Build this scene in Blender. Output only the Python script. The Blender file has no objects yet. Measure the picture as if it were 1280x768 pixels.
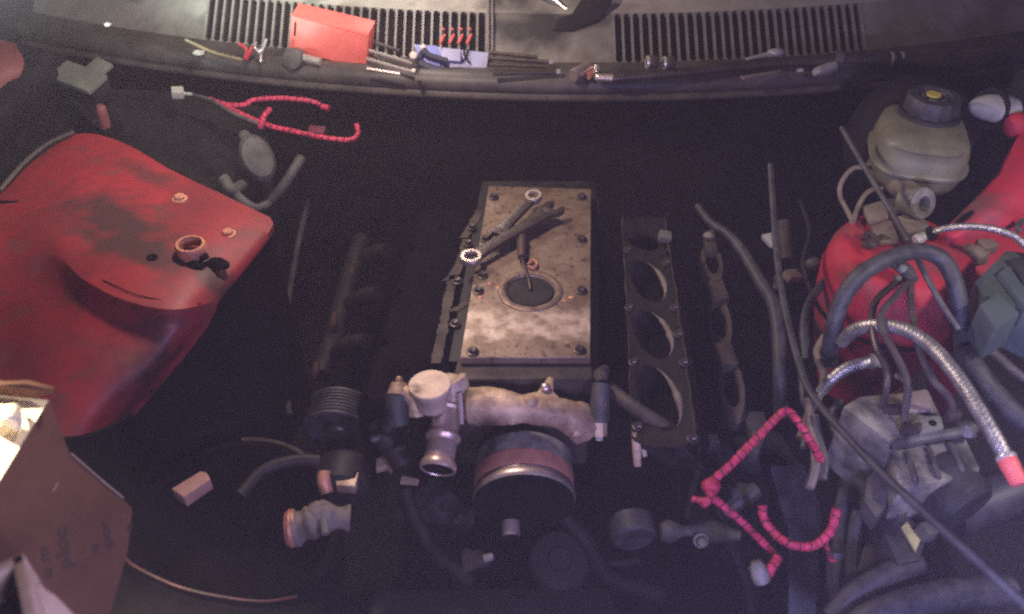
import bpy, bmesh, math, random
from mathutils import Vector, Matrix
random.seed(7)
C = bpy.context.scene
COL = C.collection
R = math.radians
V = Vector

# ------------------------------------------------------------------ camera
CAM_Z, PITCH, F = 1.65, R(40), 1108.0
cam = bpy.data.cameras.new('camera')
cam.sensor_width = 36; cam.lens = F / 1280 * 36; cam.clip_start = .02; cam.clip_end = 60
cam.dof.use_dof = True; cam.dof.focus_distance = 1.55; cam.dof.aperture_fstop = 3.4
cam_ob = bpy.data.objects.new('camera', cam); COL.objects.link(cam_ob)
cam_ob.location = (0, 0, CAM_Z); cam_ob.rotation_euler = (math.pi / 2 - PITCH, 0, 0)
C.camera = cam_ob

# ------------------------------------------------------------------ world, lamps, exposure
w = bpy.data.worlds.new('World'); C.world = w; w.use_nodes = True
bg = w.node_tree.nodes['Background']
bg.inputs[0].default_value = (.72, .58, .78, 1); bg.inputs[1].default_value = .018

def lamp(name, loc, power, col, size=.04, spot=None, aim=None):
    l = bpy.data.lights.new(name, 'SPOT' if spot else 'POINT')
    l.energy = power; l.color = col; l.shadow_soft_size = size
    o = bpy.data.objects.new(name, l); COL.objects.link(o); o.location = loc
    if spot:
        l.spot_size = R(spot); l.spot_blend = .6
        o.rotation_euler = (V(aim) - V(loc)).to_track_quat('-Z', 'Y').to_euler()
    return o
lamp('work_lamp', (-.30, 1.34, 1.40), 22, (1, .80, .68), .04)
lamp('cowl_fill', (-.22, 1.88, 1.18), 5, (1, .89, .79), .04)  # added fill, no such bulb there: brightens the upper cowl
lamp('lid_fill', (-1.02, .92, 1.50), 260, (1, .88, .66), .04, 29, (-.67, .605, .95))  # added spot from an unseen source, brightens the carton lid
lamp('corner_glow', (-.99, 1.34, 1.10), 100, (.80, 1, .90), .05, 66, (-.72, 1.80, 1.17))  # added spot, shaped to make the air glow at upper left
lamp('left_glow', (-.46, .72, 1.425), 26, (.84, 1, .93), .03, 84, (-.98, 1.6, 1.13))  # extra spot near the camera, added for more upper left glow
lamp('blue_veil_fill', (.38, .095, 1.11), 24, (.44, .40, 1), .05)  # added close to the camera to make the blue veil
lamp('low_right_fill', (.30, .10, 1.08), 20, (.42, .43, 1), .05, 84, (.80, .62, 1.06))  # added blue spot for the veil at the lower right
lamp('low_centre_fill', (-.06, .085, 1.12), 9, (.74, .68, 1), .05)  # added lavender fill for the veil at bottom centre
lamp('right_torch', (1.0, .50, 1.55), 29, (1, .90, .88), .05, 60, (.80, .98, .72))

C.view_settings.view_transform = 'Standard'; C.view_settings.look = 'None'
C.view_settings.gamma = 1; C.view_settings.exposure = 0; C.view_settings.use_curve_mapping = False
C.render.engine = 'CYCLES'
cy = C.cycles
cy.use_denoising = False
cy.max_bounces = 6; cy.diffuse_bounces = 3; cy.glossy_bounces = 3; cy.transmission_bounces = 4
cy.volume_bounces = 0; cy.caustics_reflective = False; cy.caustics_refractive = False
cy.filter_width = 2.3; cy.sample_clamp_indirect = 4

# ------------------------------------------------------------------ pixels of the photograph to points of the bay
def ray(px, py):
    u, v = (px - 640) / F, (384 - py) / F
    c, s = math.cos(PITCH), math.sin(PITCH)
    return V((u, c + v * s, -s + v * c))
def P(px, py, z):
    d = ray(px, py); return V((0, 0, CAM_Z)) + d * ((z - CAM_Z) / d.z)
def PY(px, py, y):
    d = ray(px, py); return V((0, 0, CAM_Z)) + d * (y / d.y)
def PP(px, py, o, n):
    d = ray(px, py); c0 = V((0, 0, CAM_Z)); return c0 + d * ((o - c0).dot(n) / d.dot(n))

# ------------------------------------------------------------------ materials
def mat(name, a, b=None, rough=.5, metal=0, scale=18, bump=.15, lo=.4, hi=.62, rough2=None, coat=0, extra=None, spec=.5):
    m = bpy.data.materials.new(name); m.use_nodes = True
    nt = m.node_tree; N, L = nt.nodes, nt.links; bs = N['Principled BSDF']
    tc = N.new('ShaderNodeTexCoord')
    no = N.new('ShaderNodeTexNoise'); no.inputs['Scale'].default_value = scale; no.inputs['Detail'].default_value = 7
    no.inputs['Roughness'].default_value = .65
    L.new(tc.outputs['Object'], no.inputs['Vector'])
    cr = N.new('ShaderNodeValToRGB'); cr.color_ramp.elements[0].position = lo; cr.color_ramp.elements[1].position = hi
    b = b or tuple(x * .6 for x in a)
    cr.color_ramp.elements[0].color = (*a, 1); cr.color_ramp.elements[1].color = (*b, 1)
    L.new(no.outputs['Fac'], cr.inputs['Fac'])
    out = cr.outputs['Color']
    if extra:      # a second, larger stain: (colour, scale, lo, hi)
        c2, sc2, lo2, hi2 = extra
        n2 = N.new('ShaderNodeTexNoise'); n2.inputs['Scale'].default_value = sc2; n2.inputs['Detail'].default_value = 8
        L.new(tc.outputs['Object'], n2.inputs['Vector'])
        mr = N.new('ShaderNodeMapRange'); mr.inputs['From Min'].default_value = lo2; mr.inputs['From Max'].default_value = hi2
        L.new(n2.outputs['Fac'], mr.inputs['Value'])
        mx = N.new('ShaderNodeMix'); mx.data_type = 'RGBA'
        L.new(mr.outputs[0], mx.inputs[0]); L.new(out, mx.inputs[6]); mx.inputs[7].default_value = (*c2, 1)
        out = mx.outputs[2]
    L.new(out, bs.inputs['Base Color'])
    r = N.new('ShaderNodeMapRange'); r.inputs['To Min'].default_value = rough
    r.inputs['To Max'].default_value = min(1, rough2 if rough2 is not None else rough + .18)
    L.new(no.outputs['Fac'], r.inputs['Value']); L.new(r.outputs[0], bs.inputs['Roughness'])
    bs.inputs['Metallic'].default_value = metal; bs.inputs['Coat Weight'].default_value = coat
    bs.inputs['Coat Roughness'].default_value = .25; bs.inputs['Specular IOR Level'].default_value = spec
    if bump:
        n3 = N.new('ShaderNodeTexNoise'); n3.inputs['Scale'].default_value = scale * 7; n3.inputs['Detail'].default_value = 4
        L.new(tc.outputs['Object'], n3.inputs['Vector'])
        bp = N.new('ShaderNodeBump'); bp.inputs['Strength'].default_value = bump; bp.inputs['Distance'].default_value = .002
        L.new(n3.outputs['Fac'], bp.inputs['Height']); L.new(bp.outputs[0], bs.inputs['Normal'])
    m['nt'] = 1
    return m

M = {}
M['black'] = mat('black_grime', (.010, .009, .010), (.018, .015, .016), .62, spec=.15)
M['soot'] = mat('oily_black_iron', (.010, .009, .009), (.030, .024, .022), .50, scale=30, spec=.35)
M['rubber'] = mat('dusty_rubber', (.026, .025, .028), (.060, .056, .058), .5, scale=40)
M['plastic'] = mat('black_plastic', (.020, .019, .022), (.042, .039, .044), .42, scale=26)
M['cowl'] = mat('dusty_cowl_plastic', (.145, .13, .116), (.23, .21, .185), .42, scale=9, extra=((.03, .025, .024), 5, .52, .66))
M['cowl_pale'] = mat('pale_dusty_cowl', (.26, .235, .205), (.36, .325, .285), .42, scale=9, extra=((.05, .044, .04), 6, .54, .70))
M['cowl_lip'] = mat('worn_cowl_rubber', (.055, .046, .042), (.095, .08, .072), .42, scale=16, extra=((.028, .023, .022), 7, .5, .7))
M['rib'] = mat('cowl_rib_plastic', (.15, .135, .12), (.21, .19, .17), .4, scale=30)
M['hole'] = mat('recess_black', (.008, .007, .007), (.012, .010, .010), .9, spec=.0)
M['red'] = mat('faded_red_paint', (.43, .018, .030), (.30, .014, .022), .38, scale=6, bump=.05, coat=.15, rough2=.6,
               extra=((.045, .020, .016), 8, .60, .70))
M['red_clean'] = mat('red_paint', (.54, .026, .055), (.38, .020, .040), .58, scale=9, bump=.08, coat=0,
               extra=((.17, .075, .07), 9, .54, .74))
M['darkred'] = mat('grimy_dark_red', (.05, .010, .012), (.03, .009, .010), .6, scale=9, bump=.05)
M['deepred'] = mat('deep_red_paint', (.075, .006, .010), (.02, .006, .007), .5, scale=30, bump=.1)
M['dullred'] = mat('dull_red_paint', (.16, .045, .045), (.12, .03, .03), .6, scale=9, bump=.05)
M['redplastic'] = mat('red_plastic', (.70, .13, .105), (.60, .10, .08), .42, scale=20, bump=.06)
M['dust'] = mat('dusty_steel', (.23, .18, .15), (.14, .105, .09), .7, scale=25, extra=((.05, .035, .03), 12, .55, .7))
M['alu'] = mat('dirty_cast_aluminium', (.70, .49, .34), (.36, .235, .16), .5, metal=.35, scale=22, bump=.4,
               extra=((.09, .055, .038), 14, .56, .70))
M['castpale'] = mat('pale_cast_aluminium', (.66, .50, .40), (.50, .37, .29), .5, metal=.25, scale=26, bump=.4,
               extra=((.14, .09, .06), 18, .58, .70))
M['steel'] = mat('bright_steel', (.78, .63, .57), (.55, .44, .40), .30, metal=.8, scale=40, bump=.1)
M['pipesteel'] = mat('warm_pipe_steel', (.80, .60, .52), (.56, .40, .35), .30, metal=.7, scale=30, bump=.1)
M['ringmetal'] = mat('worn_ring_metal', (.29, .205, .155), (.14, .09, .066), .42, metal=.5, scale=40, bump=.3)
M['headface'] = mat('oily_head_face', (.006, .0052, .005), (.018, .014, .012), .40, scale=34, bump=.6, spec=.09)
M['grime'] = mat('grimy_grey_metal', (.085, .075, .07), (.045, .04, .038), .6, scale=40, bump=.4)
M['chrome'] = mat('chrome', (.75, .70, .66), (.58, .52, .48), .20, metal=.6, scale=30, bump=.05)
M['darksteel'] = mat('oiled_dark_steel', (.12, .09, .08), (.065, .05, .045), .32, metal=.6, scale=30, bump=.2)
M['greysteel'] = mat('dull_grey_steel', (.125, .113, .11), (.07, .063, .062), .5, metal=.4, scale=30, bump=.3)
M['braid'] = mat('braided_steel', (.52, .485, .46), (.24, .22, .21), .34, metal=.8, scale=60, bump=.3)
M['rust'] = mat('rusty_iron', (.64, .29, .19), (.46, .19, .13), .42, metal=.3, scale=30, bump=.3)
M['brownmetal'] = mat('brown_stained_iron', (.085, .062, .052), (.040, .029, .026), .6, metal=.2, scale=26, bump=.4)
M['pink'] = mat('pink_red_loom', (.62, .038, .105), (.34, .022, .055), .5, scale=70, bump=.2)
M['loomdark'] = mat('loom_gap', (.11, .012, .028), (.06, .010, .018), .6, scale=50)
M['tank'] = mat('aged_translucent_plastic', (.20, .185, .12), (.13, .12, .082), .36, scale=14, bump=.05, extra=((.14, .125, .08), 9, .58, .75))
M['abs'] = mat('dusty_grey_alloy', (.27, .25, .215), (.10, .092, .082), .62, metal=.1, scale=30, bump=.5, extra=((.04, .036, .033), 14, .54, .68))
M['green'] = mat('grey_green_plastic', (.075, .098, .096), (.052, .067, .067), .5, scale=16)
M['yellow'] = mat('yellow_print', (.62, .50, .08), (.52, .42, .07), .5, scale=40)
M['sticker'] = mat('faded_yellow_sticker', (.40, .37, .17), (.32, .29, .14), .6, scale=40)
M['card'] = mat('brown_cardboard', (.125, .056, .034), (.095, .043, .027), .85, scale=12, bump=.12, spec=.2)
M['cardpale'] = mat('pale_cardboard', (.80, .72, .52), (.72, .63, .45), .8, scale=14, bump=.1, spec=.2)
M['cardedge'] = mat('cardboard_edge', (.42, .30, .25), (.34, .24, .20), .85, scale=60, bump=.3, spec=.2)
M['purple'] = mat('dark_purple_card', (.020, .014, .050), (.014, .010, .035), .6, scale=20)
M['ink'] = mat('black_ink', (.035, .022, .018), (.05, .03, .025), .8, scale=80, bump=0)
M['wood'] = mat('pale_pinkish_wood', (.46, .25, .19), (.36, .18, .14), .7, scale=40)
M['blue'] = mat('blue_plastic', (.26, .29, .66), (.20, .22, .54), .38, scale=20, bump=.05)
M['lavender'] = mat('lavender_plastic', (.44, .43, .66), (.36, .35, .52), .4, scale=16, bump=.05)
M['navy'] = mat('navy_rubber', (.016, .018, .050), (.010, .011, .032), .5, scale=30)
M['white'] = mat('grubby_white_plastic', (.48, .46, .42), (.33, .31, .28), .45, scale=18)
M['palegrey'] = mat('pale_grey_green_plastic', (.16, .16, .13), (.11, .11, .09), .6, scale=18)
M['ivory'] = mat('ivory_plastic', (.70, .64, .54), (.55, .49, .41), .4, scale=30)
M['brownstick'] = mat('dark_brown_streak', (.10, .058, .045), (.06, .035, .03), .5, scale=40)
M['straw'] = mat('straw_stick', (.28, .22, .12), (.20, .15, .09), .6, scale=40)
M['ground'] = mat('dark_concrete', (.03, .028, .028), (.02, .018, .018), .9, scale=6)

# the valley cover gets its own stain rings
def cover_mat():
    m = mat('stained_valley_cover', (.35, .248, .182), (.205, .135, .095), .38, metal=.5, scale=16, bump=.22, rough2=.66,
            extra=((.10, .060, .045), 9, .54, .70))
    nt = m.node_tree; N, L = nt.nodes, nt.links; bs = N['Principled BSDF']
    src = bs.inputs['Base Color'].links[0].from_socket
    tc = N.new('ShaderNodeTexCoord')
    mp = N.new('ShaderNodeMapping'); mp.vector_type = 'POINT'
    L.new(tc.outputs['Object'], mp.inputs['Vector'])
    vm = N.new('ShaderNodeVectorMath'); vm.operation = 'LENGTH'
    L.new(mp.outputs[0], vm.inputs[0])
    nz = N.new('ShaderNodeTexNoise'); nz.inputs['Scale'].default_value = 30
    L.new(tc.outputs['Object'], nz.inputs['Vector'])
    ad = N.new('ShaderNodeMath'); ad.operation = 'MULTIPLY_ADD'; ad.inputs[1].default_value = .022
    L.new(nz.outputs['Fac'], ad.inputs[0]); L.new(vm.outputs['Value'], ad.inputs[2])
    cr = N.new('ShaderNodeValToRGB')
    e = cr.color_ramp.elements
    e[0].position = .044; e[0].color = (0, 0, 0, 1)
    e[1].position = .050; e[1].color = (.55, .55, .55, 1)
    x = e.new(.066); x.color = (.45, .45, .45, 1)
    x = e.new(.074); x.color = (0, 0, 0, 1)
    L.new(ad.outputs[0], cr.inputs['Fac'])
    mx = N.new('ShaderNodeMix'); mx.data_type = 'RGBA'
    L.new(cr.outputs['Color'], mx.inputs[0]); L.new(src, mx.inputs[6]); mx.inputs[7].default_value = (.42, .31, .24, 1)
    # a patchy paler strip near the front edge
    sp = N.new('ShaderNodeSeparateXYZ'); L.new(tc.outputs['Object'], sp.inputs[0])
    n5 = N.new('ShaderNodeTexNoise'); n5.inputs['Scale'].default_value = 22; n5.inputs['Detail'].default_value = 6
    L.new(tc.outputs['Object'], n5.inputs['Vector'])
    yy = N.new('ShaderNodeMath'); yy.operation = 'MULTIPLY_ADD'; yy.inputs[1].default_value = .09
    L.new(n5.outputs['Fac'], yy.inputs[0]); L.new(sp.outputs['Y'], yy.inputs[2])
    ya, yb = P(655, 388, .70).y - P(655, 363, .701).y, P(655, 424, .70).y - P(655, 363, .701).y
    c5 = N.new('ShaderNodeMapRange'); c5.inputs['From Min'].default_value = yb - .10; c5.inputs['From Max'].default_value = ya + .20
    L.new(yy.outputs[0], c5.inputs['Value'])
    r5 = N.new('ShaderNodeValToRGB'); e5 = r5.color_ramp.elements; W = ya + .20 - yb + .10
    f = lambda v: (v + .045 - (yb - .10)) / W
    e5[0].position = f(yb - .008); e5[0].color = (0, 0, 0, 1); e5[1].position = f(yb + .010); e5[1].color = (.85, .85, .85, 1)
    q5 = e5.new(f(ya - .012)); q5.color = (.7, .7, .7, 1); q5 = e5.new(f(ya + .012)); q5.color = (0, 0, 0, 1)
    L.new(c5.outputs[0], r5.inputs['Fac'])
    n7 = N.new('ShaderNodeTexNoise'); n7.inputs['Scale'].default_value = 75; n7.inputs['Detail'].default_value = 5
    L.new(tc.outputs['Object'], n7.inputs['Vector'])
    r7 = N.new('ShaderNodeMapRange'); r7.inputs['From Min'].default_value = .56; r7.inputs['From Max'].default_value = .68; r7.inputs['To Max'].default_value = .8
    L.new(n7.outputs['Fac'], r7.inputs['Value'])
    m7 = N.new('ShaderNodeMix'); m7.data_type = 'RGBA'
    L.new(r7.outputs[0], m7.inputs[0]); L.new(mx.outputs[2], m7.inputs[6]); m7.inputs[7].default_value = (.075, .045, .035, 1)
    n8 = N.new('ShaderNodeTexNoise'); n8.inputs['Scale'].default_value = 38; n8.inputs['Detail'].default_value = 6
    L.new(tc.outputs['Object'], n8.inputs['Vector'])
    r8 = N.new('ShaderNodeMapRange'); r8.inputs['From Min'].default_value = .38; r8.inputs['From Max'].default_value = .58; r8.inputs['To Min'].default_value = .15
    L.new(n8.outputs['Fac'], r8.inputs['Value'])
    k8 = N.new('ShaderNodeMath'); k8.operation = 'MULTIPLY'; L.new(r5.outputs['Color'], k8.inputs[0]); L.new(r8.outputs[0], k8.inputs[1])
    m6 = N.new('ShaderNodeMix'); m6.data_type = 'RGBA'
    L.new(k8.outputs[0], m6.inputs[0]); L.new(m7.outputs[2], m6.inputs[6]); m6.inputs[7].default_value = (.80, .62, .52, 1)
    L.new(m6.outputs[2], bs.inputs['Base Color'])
    return m, mp

# ------------------------------------------------------------------ mesh helpers
ORI = {}
def mesh_from(name, bm, mats, shift, ang=35):
    bmesh.ops.recalc_face_normals(bm, faces=bm.faces)
    for v in bm.verts: v.co -= shift
    me = bpy.data.meshes.new(name); bm.to_mesh(me); bm.free()
    for m in (mats if isinstance(mats, (list, tuple)) else [mats]): me.materials.append(M[m] if isinstance(m, str) else m)
    me.polygons.foreach_set('use_smooth', [True] * len(me.polygons))
    me.set_sharp_from_angle(angle=R(ang)); me.update()
    return me
def tag(o, label=None, cat=None, group=None, kind=None):
    for k, v in (('label', label), ('category', cat), ('group', group), ('kind', kind)):
        if v: o[k] = v
    return o
def thing(name, label, cat, loc, group=None):
    o = bpy.data.objects.new(name, None); COL.objects.link(o); o.location = loc; o.empty_display_size = .02
    ORI[o] = V(loc); return tag(o, label, cat, group)
def part(name, bm, m, parent, label=None, origin=None, ang=35, kind=None):
    po = ORI[parent]; org = V(origin) if origin is not None else po
    o = bpy.data.objects.new(name, mesh_from(name, bm, m, org, ang)); COL.objects.link(o)
    o.parent = parent; o.location = org - po; ORI[o] = org
    return tag(o, label, kind=kind)
def again(src, parent, org, rot=None, label=None):
    o = src.copy(); COL.objects.link(o); o.parent = parent; o.location = V(org) - ORI[parent]; ORI[o] = V(org)
    if rot: o.rotation_euler = rot
    if label: o['label'] = label
    elif 'label' in o: del o['label']
    return o
def solo(name, bm, m, label=None, cat=None, group=None, kind=None, ang=35):
    xs = [v.co.copy() for v in bm.verts]
    org = V((sum(v.x for v in xs) / len(xs), sum(v.y for v in xs) / len(xs), min(v.z for v in xs)))
    o = bpy.data.objects.new(name, mesh_from(name, bm, m, org, ang)); COL.objects.link(o)
    o.location = org; ORI[o] = org
    return tag(o, label, cat, group, kind)
NB = bmesh.new
def smooth_path(pts, n=8):
    pts = [V(p) for p in pts]
    if len(pts) < 3: return [pts[0].lerp(pts[-1], i / n) for i in range(n + 1)]
    out = []
    for i in range(len(pts) - 1):
        p0 = pts[i - 1] if i else pts[0] * 2 - pts[1]
        p1, p2 = pts[i], pts[i + 1]
        p3 = pts[i + 2] if i + 2 < len(pts) else p2 * 2 - p1
        for k in range(n):
            t = k / n
            out.append(.5 * ((2 * p1) + (p2 - p0) * t + (2 * p0 - 5 * p1 + 4 * p2 - p3) * t * t + (3 * p1 - p0 - 3 * p2 + p3) * t ** 3))
    out.append(pts[-1]); return out
def resample(path, step):
    out = [path[0].copy()]; acc = 0; last = path[0]
    for p in path[1:]:
        d = (p - last).length
        while acc + d >= step and d > 1e-9:
            t = (step - acc) / d; last = last.lerp(p, t); out.append(last.copy()); d = (p - last).length; acc = 0
        acc += d; last = p
    out.append(path[-1].copy()); return out
def tube(bm, pts, r, seg=10, n=8, rf=None, step=None, mi=None, capr=True, raw=False):
    path = [V(p) for p in pts] if raw else smooth_path(pts, n)
    if step: path = resample(path, step)
    path = [p for i, p in enumerate(path) if i == 0 or (p - path[i - 1]).length > 1e-7]
    rings = []; nrm = None; s = 0
    for i, p in enumerate(path):
        t = (path[min(i + 1, len(path) - 1)] - path[max(i - 1, 0)]).normalized()
        if nrm is None:
            nrm = t.orthogonal().normalized()
        nrm = (nrm - t * nrm.dot(t)).normalized(); b = t.cross(nrm)
        if i: s += (p - path[i - 1]).length
        f = i / (len(path) - 1)
        rr = r(f) if callable(r) else r
        ring = []
        for k in range(seg):
            a = 2 * math.pi * k / seg
            q = rr * (rf(s, a) if rf else 1)
            ring.append(bm.verts.new(p + nrm * math.cos(a) * q + b * math.sin(a) * q))
        rings.append(ring)
    for i in range(len(rings) - 1):
        for k in range(seg):
            f = bm.faces.new((rings[i][k], rings[i][(k + 1) % seg], rings[i + 1][(k + 1) % seg], rings[i + 1][k]))
            if mi: f.material_index = mi(i, k)
    if capr: bm.faces.new(rings[0][::-1]); bm.faces.new(rings[-1])
    return bm
def frame(axis):
    return V(axis).to_track_quat('Z', 'Y').to_matrix()
def lathe(bm, org, axis, prof, seg=32, rf=None, mi=None):
    m = frame(axis); org = V(org); rings = []
    for r, h in prof:
        if r < 1e-6: rings.append([bm.verts.new(org + m @ V((0, 0, h)))])
        else: rings.append([bm.verts.new(org + m @ V((r * math.cos(2 * math.pi * k / seg) * (rf(k, h) if rf else 1),
                                                      r * math.sin(2 * math.pi * k / seg) * (rf(k, h) if rf else 1), h))) for k in range(seg)])
    for i in range(len(rings) - 1):
        a, b = rings[i], rings[i + 1]
        for k in range(seg):
            k2 = (k + 1) % seg
            if len(a) == 1 and len(b) == 1: continue
            if len(a) == 1: f = bm.faces.new((a[0], b[k], b[k2]))
            elif len(b) == 1: f = bm.faces.new((a[k], b[0], a[k2]))
            else: f = bm.faces.new((a[k], a[k2], b[k2], b[k]))
            if mi: f.material_index = mi(i)
    return bm
def box(bm, c, size, rot=None, bev=.002, seg=2):
    b2 = bmesh.new(); bmesh.ops.create_cube(b2, size=1)
    for v in b2.verts: v.co = V((v.co.x * size[0], v.co.y * size[1], v.co.z * size[2]))
    if bev: bmesh.ops.bevel(b2, geom=list(b2.edges), offset=bev, segments=seg, profile=.6, affect='EDGES')
    m = rot if rot is not None else Matrix.Identity(3)
    if isinstance(m, tuple): 
        from mathutils import Euler
        m = Euler([R(x) for x in m]).to_matrix()
    vm = {v: bm.verts.new(V(c) + m @ v.co) for v in b2.verts}
    for f in b2.faces: bm.faces.new([vm[v] for v in f.verts])
    b2.free(); return bm
def prism(bm, poly, ext, bev=0):
    b2 = bmesh.new(); poly = [V(p) for p in poly]; ext = V(ext)
    a = [b2.verts.new(p) for p in poly]; b = [b2.verts.new(p + ext) for p in poly]
    b2.faces.new(a); b2.faces.new(b[::-1])
    n = len(poly)
    for i in range(n): b2.faces.new((a[i], b[i], b[(i + 1) % n], a[(i + 1) % n]))
    bmesh.ops.recalc_face_normals(b2, faces=b2.faces)
    if bev: bmesh.ops.bevel(b2, geom=list(b2.edges), offset=bev, segments=2, profile=.6, affect='EDGES')
    vm = {v: bm.verts.new(v.co) for v in b2.verts}
    for f in b2.faces: bm.faces.new([vm[v] for v in f.verts])
    b2.free(); return bm
def ellipsoid(bm, c, r, rot=None, seg=16, lump=0, seed=0):
    m = rot if rot is not None else Matrix.Identity(3)
    if isinstance(m, tuple):
        from mathutils import Euler
        m = Euler([R(x) for x in m]).to_matrix()
    b2 = bmesh.new(); bmesh.ops.create_uvsphere(b2, u_segments=seg, v_segments=seg // 2 + 2, radius=1)
    rnd = random.Random(seed)
    vm = {}
    for v in b2.verts:
        q = 1 + (rnd.uniform(-lump, lump) if lump else 0)
        vm[v] = bm.verts.new(V(c) + m @ V((v.co.x * r[0] * q, v.co.y * r[1] * q, v.co.z * r[2] * q)))
    for f in b2.faces: bm.faces.new([vm[v] for v in f.verts])
    b2.free(); return bm
def sheet(bm, rows, n=4, drop_right=0, drop_back=0, drop_front=0, drop_left=0):
    """smooth surface through rows of points"""
    rr = [smooth_path(r, n) for r in rows]
    cols = [smooth_path([r[j] for r in rr], n) for j in range(len(rr[0]))]
    g = [[bm.verts.new(cols[j][i]) for j in range(len(cols))] for i in range(len(cols[0]))]
    for i in range(len(g) - 1):
        for j in range(len(g[0]) - 1): bm.faces.new((g[i][j], g[i][j + 1], g[i + 1][j + 1], g[i + 1][j]))
    def skirt(line, d):
        if not d: return
        lo = [bm.verts.new(v.co + V((0, 0, -d))) for v in line]
        for i in range(len(line) - 1): bm.faces.new((line[i], line[i + 1], lo[i + 1], lo[i]))
    skirt([r[-1] for r in g], drop_right); skirt(g[0], drop_back); skirt(g[-1], drop_front); skirt([r[0] for r in g], drop_left)
    return bm
from mathutils import noise as mnoise
def rough(bm, amp=.002, freq=45, sub=0):
    if sub: bmesh.ops.subdivide_edges(bm, edges=list(bm.edges), cuts=sub, use_grid_fill=True)
    bmesh.ops.recalc_face_normals(bm, faces=bm.faces); bm.normal_update()
    for v in bm.verts:
        v.co += v.normal * (mnoise.noise(v.co * freq) * amp + mnoise.noise(v.co * freq * 2.7) * amp * .5)
    return bm
def bolt_bm(r=.008, h=.007, washer=True):
    bm = NB()
    if washer: lathe(bm, (0, 0, 0), (0, 0, 1), [(r * 1.45, -.002), (r * 1.45, .0015), (r * 1.2, .0022), (r, .0022)], 16)
    lathe(bm, (0, 0, 0), (0, 0, 1), [(r, 0), (r, h * .8), (r * .82, h), (r * .4, h * .98), (0, h * .9)], 6)
    return bm

# ================================================================== SETTING
bm = NB(); prism(bm, [(-2.3, -.4, 0), (2.3, -.4, 0), (2.3, 3.2, 0), (-2.3, 3.2, 0)], (0, 0, -.05))
solo('ground', bm, 'ground', kind='structure')
bm = NB()   # dark firewall below the cowl
def y0(x): return 1.707 + .165 * (x - .16) ** 2
top = []; 
for i in range(41):
    x = -1.1 + 2.3 * i / 40; top.append((x, y0(x)))
for i in range(40):
    (xa, ya), (xb, yb) = top[i], top[i + 1]
    q = [bm.verts.new(p) for p in ((xa, ya + .10, .79), (xb, yb + .10, .79), (xb, yb + .06, .45), (xa, ya + .06, .45))]
    bm.faces.new(q)
    q = [bm.verts.new(p) for p in ((xa, ya + .06, .45), (xb, yb + .06, .45), (xb, yb - .1, .1), (xa, ya - .1, .1))]
    bm.faces.new(q)
bmesh.ops.remove_doubles(bm, verts=bm.verts, dist=1e-5)
solo('firewall_wall', bm, 'hole', kind='structure')
bm = NB()   # bay floor pan
box(bm, (0, 1.05, .16), (1.7, 1.5, .04), bev=.01)
solo('bay_floor', bm, 'hole', kind='structure')

# ------------------------------------------------------------------ cowl
cowl = thing('cowl_panel', 'dusty black cowl with two louvred vent grilles along the top', 'car panel', (0, 1.71, .79))
PROF = [(.055, .772), (.012, .779), (.000, .781), (-.006, .785), (-.006, .790), (.001, .793), (.004, .796), (.001, .800), (-.003, .808),
        (.000, .820), (.008, .829), (.020, .834), (.034, .834), (.046, .829), (.062, .826), (.093, .8265)]
def strip(bm, prof, xa, xb, n):
    g = []
    for i in range(n + 1):
        x = xa + (xb - xa) * i / n
        g.append([bm.verts.new((x, y0(x) + d, z)) for d, z in prof])
    for i in range(n):
        for k in range(len(prof) - 1): bm.faces.new((g[i][k], g[i + 1][k], g[i + 1][k + 1], g[i][k + 1]))
    return bm
bm = strip(NB(), PROF, -1.15, 1.25, 120)
part('lip', bm, 'cowl_lip', cowl, ang=60)
GA, GB = (.093, .8265), (.195, .893)      # the vent slope, in profile
TOPP = [GB, (.25, .912), (.40, .955), (.7, 1.03)]
XL = (-.695, -.056); XR = (.222, .782)
bm = NB()
for xa, xb in ((-1.15, XL[0]), (XL[1], XR[0]), (XR[1], 1.25)): part('grille_panel', strip(NB(), [GA, GB], xa, xb, 14), 'cowl', cowl)
bm.free()
bm = strip(NB(), TOPP, -1.15, 1.25, 60)
part('upper_panel', bm, 'cowl_pale', cowl)
bm = NB()
for xa, xb in (XL, XR):
    strip(bm, [GA, (.101, .806), (.206, .874), GB], xa, xb, 24)
part('vent_tray', bm, 'hole', cowl)
L_ = math.hypot(GB[0] - GA[0], GB[1] - GA[1]); sl = math.atan2(GB[1] - GA[1], GB[0] - GA[0])
PIT = .0200
def rib_bm():
    bm = NB(); pts = []
    rr = PIT / 2 - .0024
    side = []
    for i in range(7):
        a = math.pi / 2 * i / 6
        side.append((PIT / 2 - rr * math.sin(a), rr * (1 - math.cos(a))))
    s2 = [(wd, L_ - t) for wd, t in side[::-1]]
    right = side + s2
    poly = [V((wd, t, 0)) for wd, t in right] + [V((-wd, t, 0)) for wd, t in right[::-1]]
    prism(bm, poly, (0, 0, -.010))
    return bm
rib0 = None
for xa, xb in (XL, XR):
    n = int(round((xb - xa) / PIT)); p = (xb - xa) / n
    for i in range(n + 1):
        x = xa + p * i
        org = V((x, y0(x) + GA[0], GA[1] + .0005))
        if rib0 is None:
            bm = rib_bm(); rib0 = part('slat', bm, 'rib', cowl, origin=(0, 0, 0)); rib0.location = org - ORI[cowl]; ORI[rib0] = org
            rib0.rotation_euler = (sl, 0, 0)
        else: again(rib0, cowl, org, (sl, 0, math.atan(.33 * (x - .16)) * 0))
bm = NB()
a, b = P(615, 66, .832), PY(611, -8, 1.99)
for o in (0, .009):
    tube(bm, [V((-.051 + o, y0(0) + .097, .831)), V((-.052 + o, y0(0) + .195, .897)), V((-.053 + o, y0(0) + .40, .960))], .0028, 8, 4)
part('seam_bead', bm, 'rib', cowl)
bm = NB()
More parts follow.
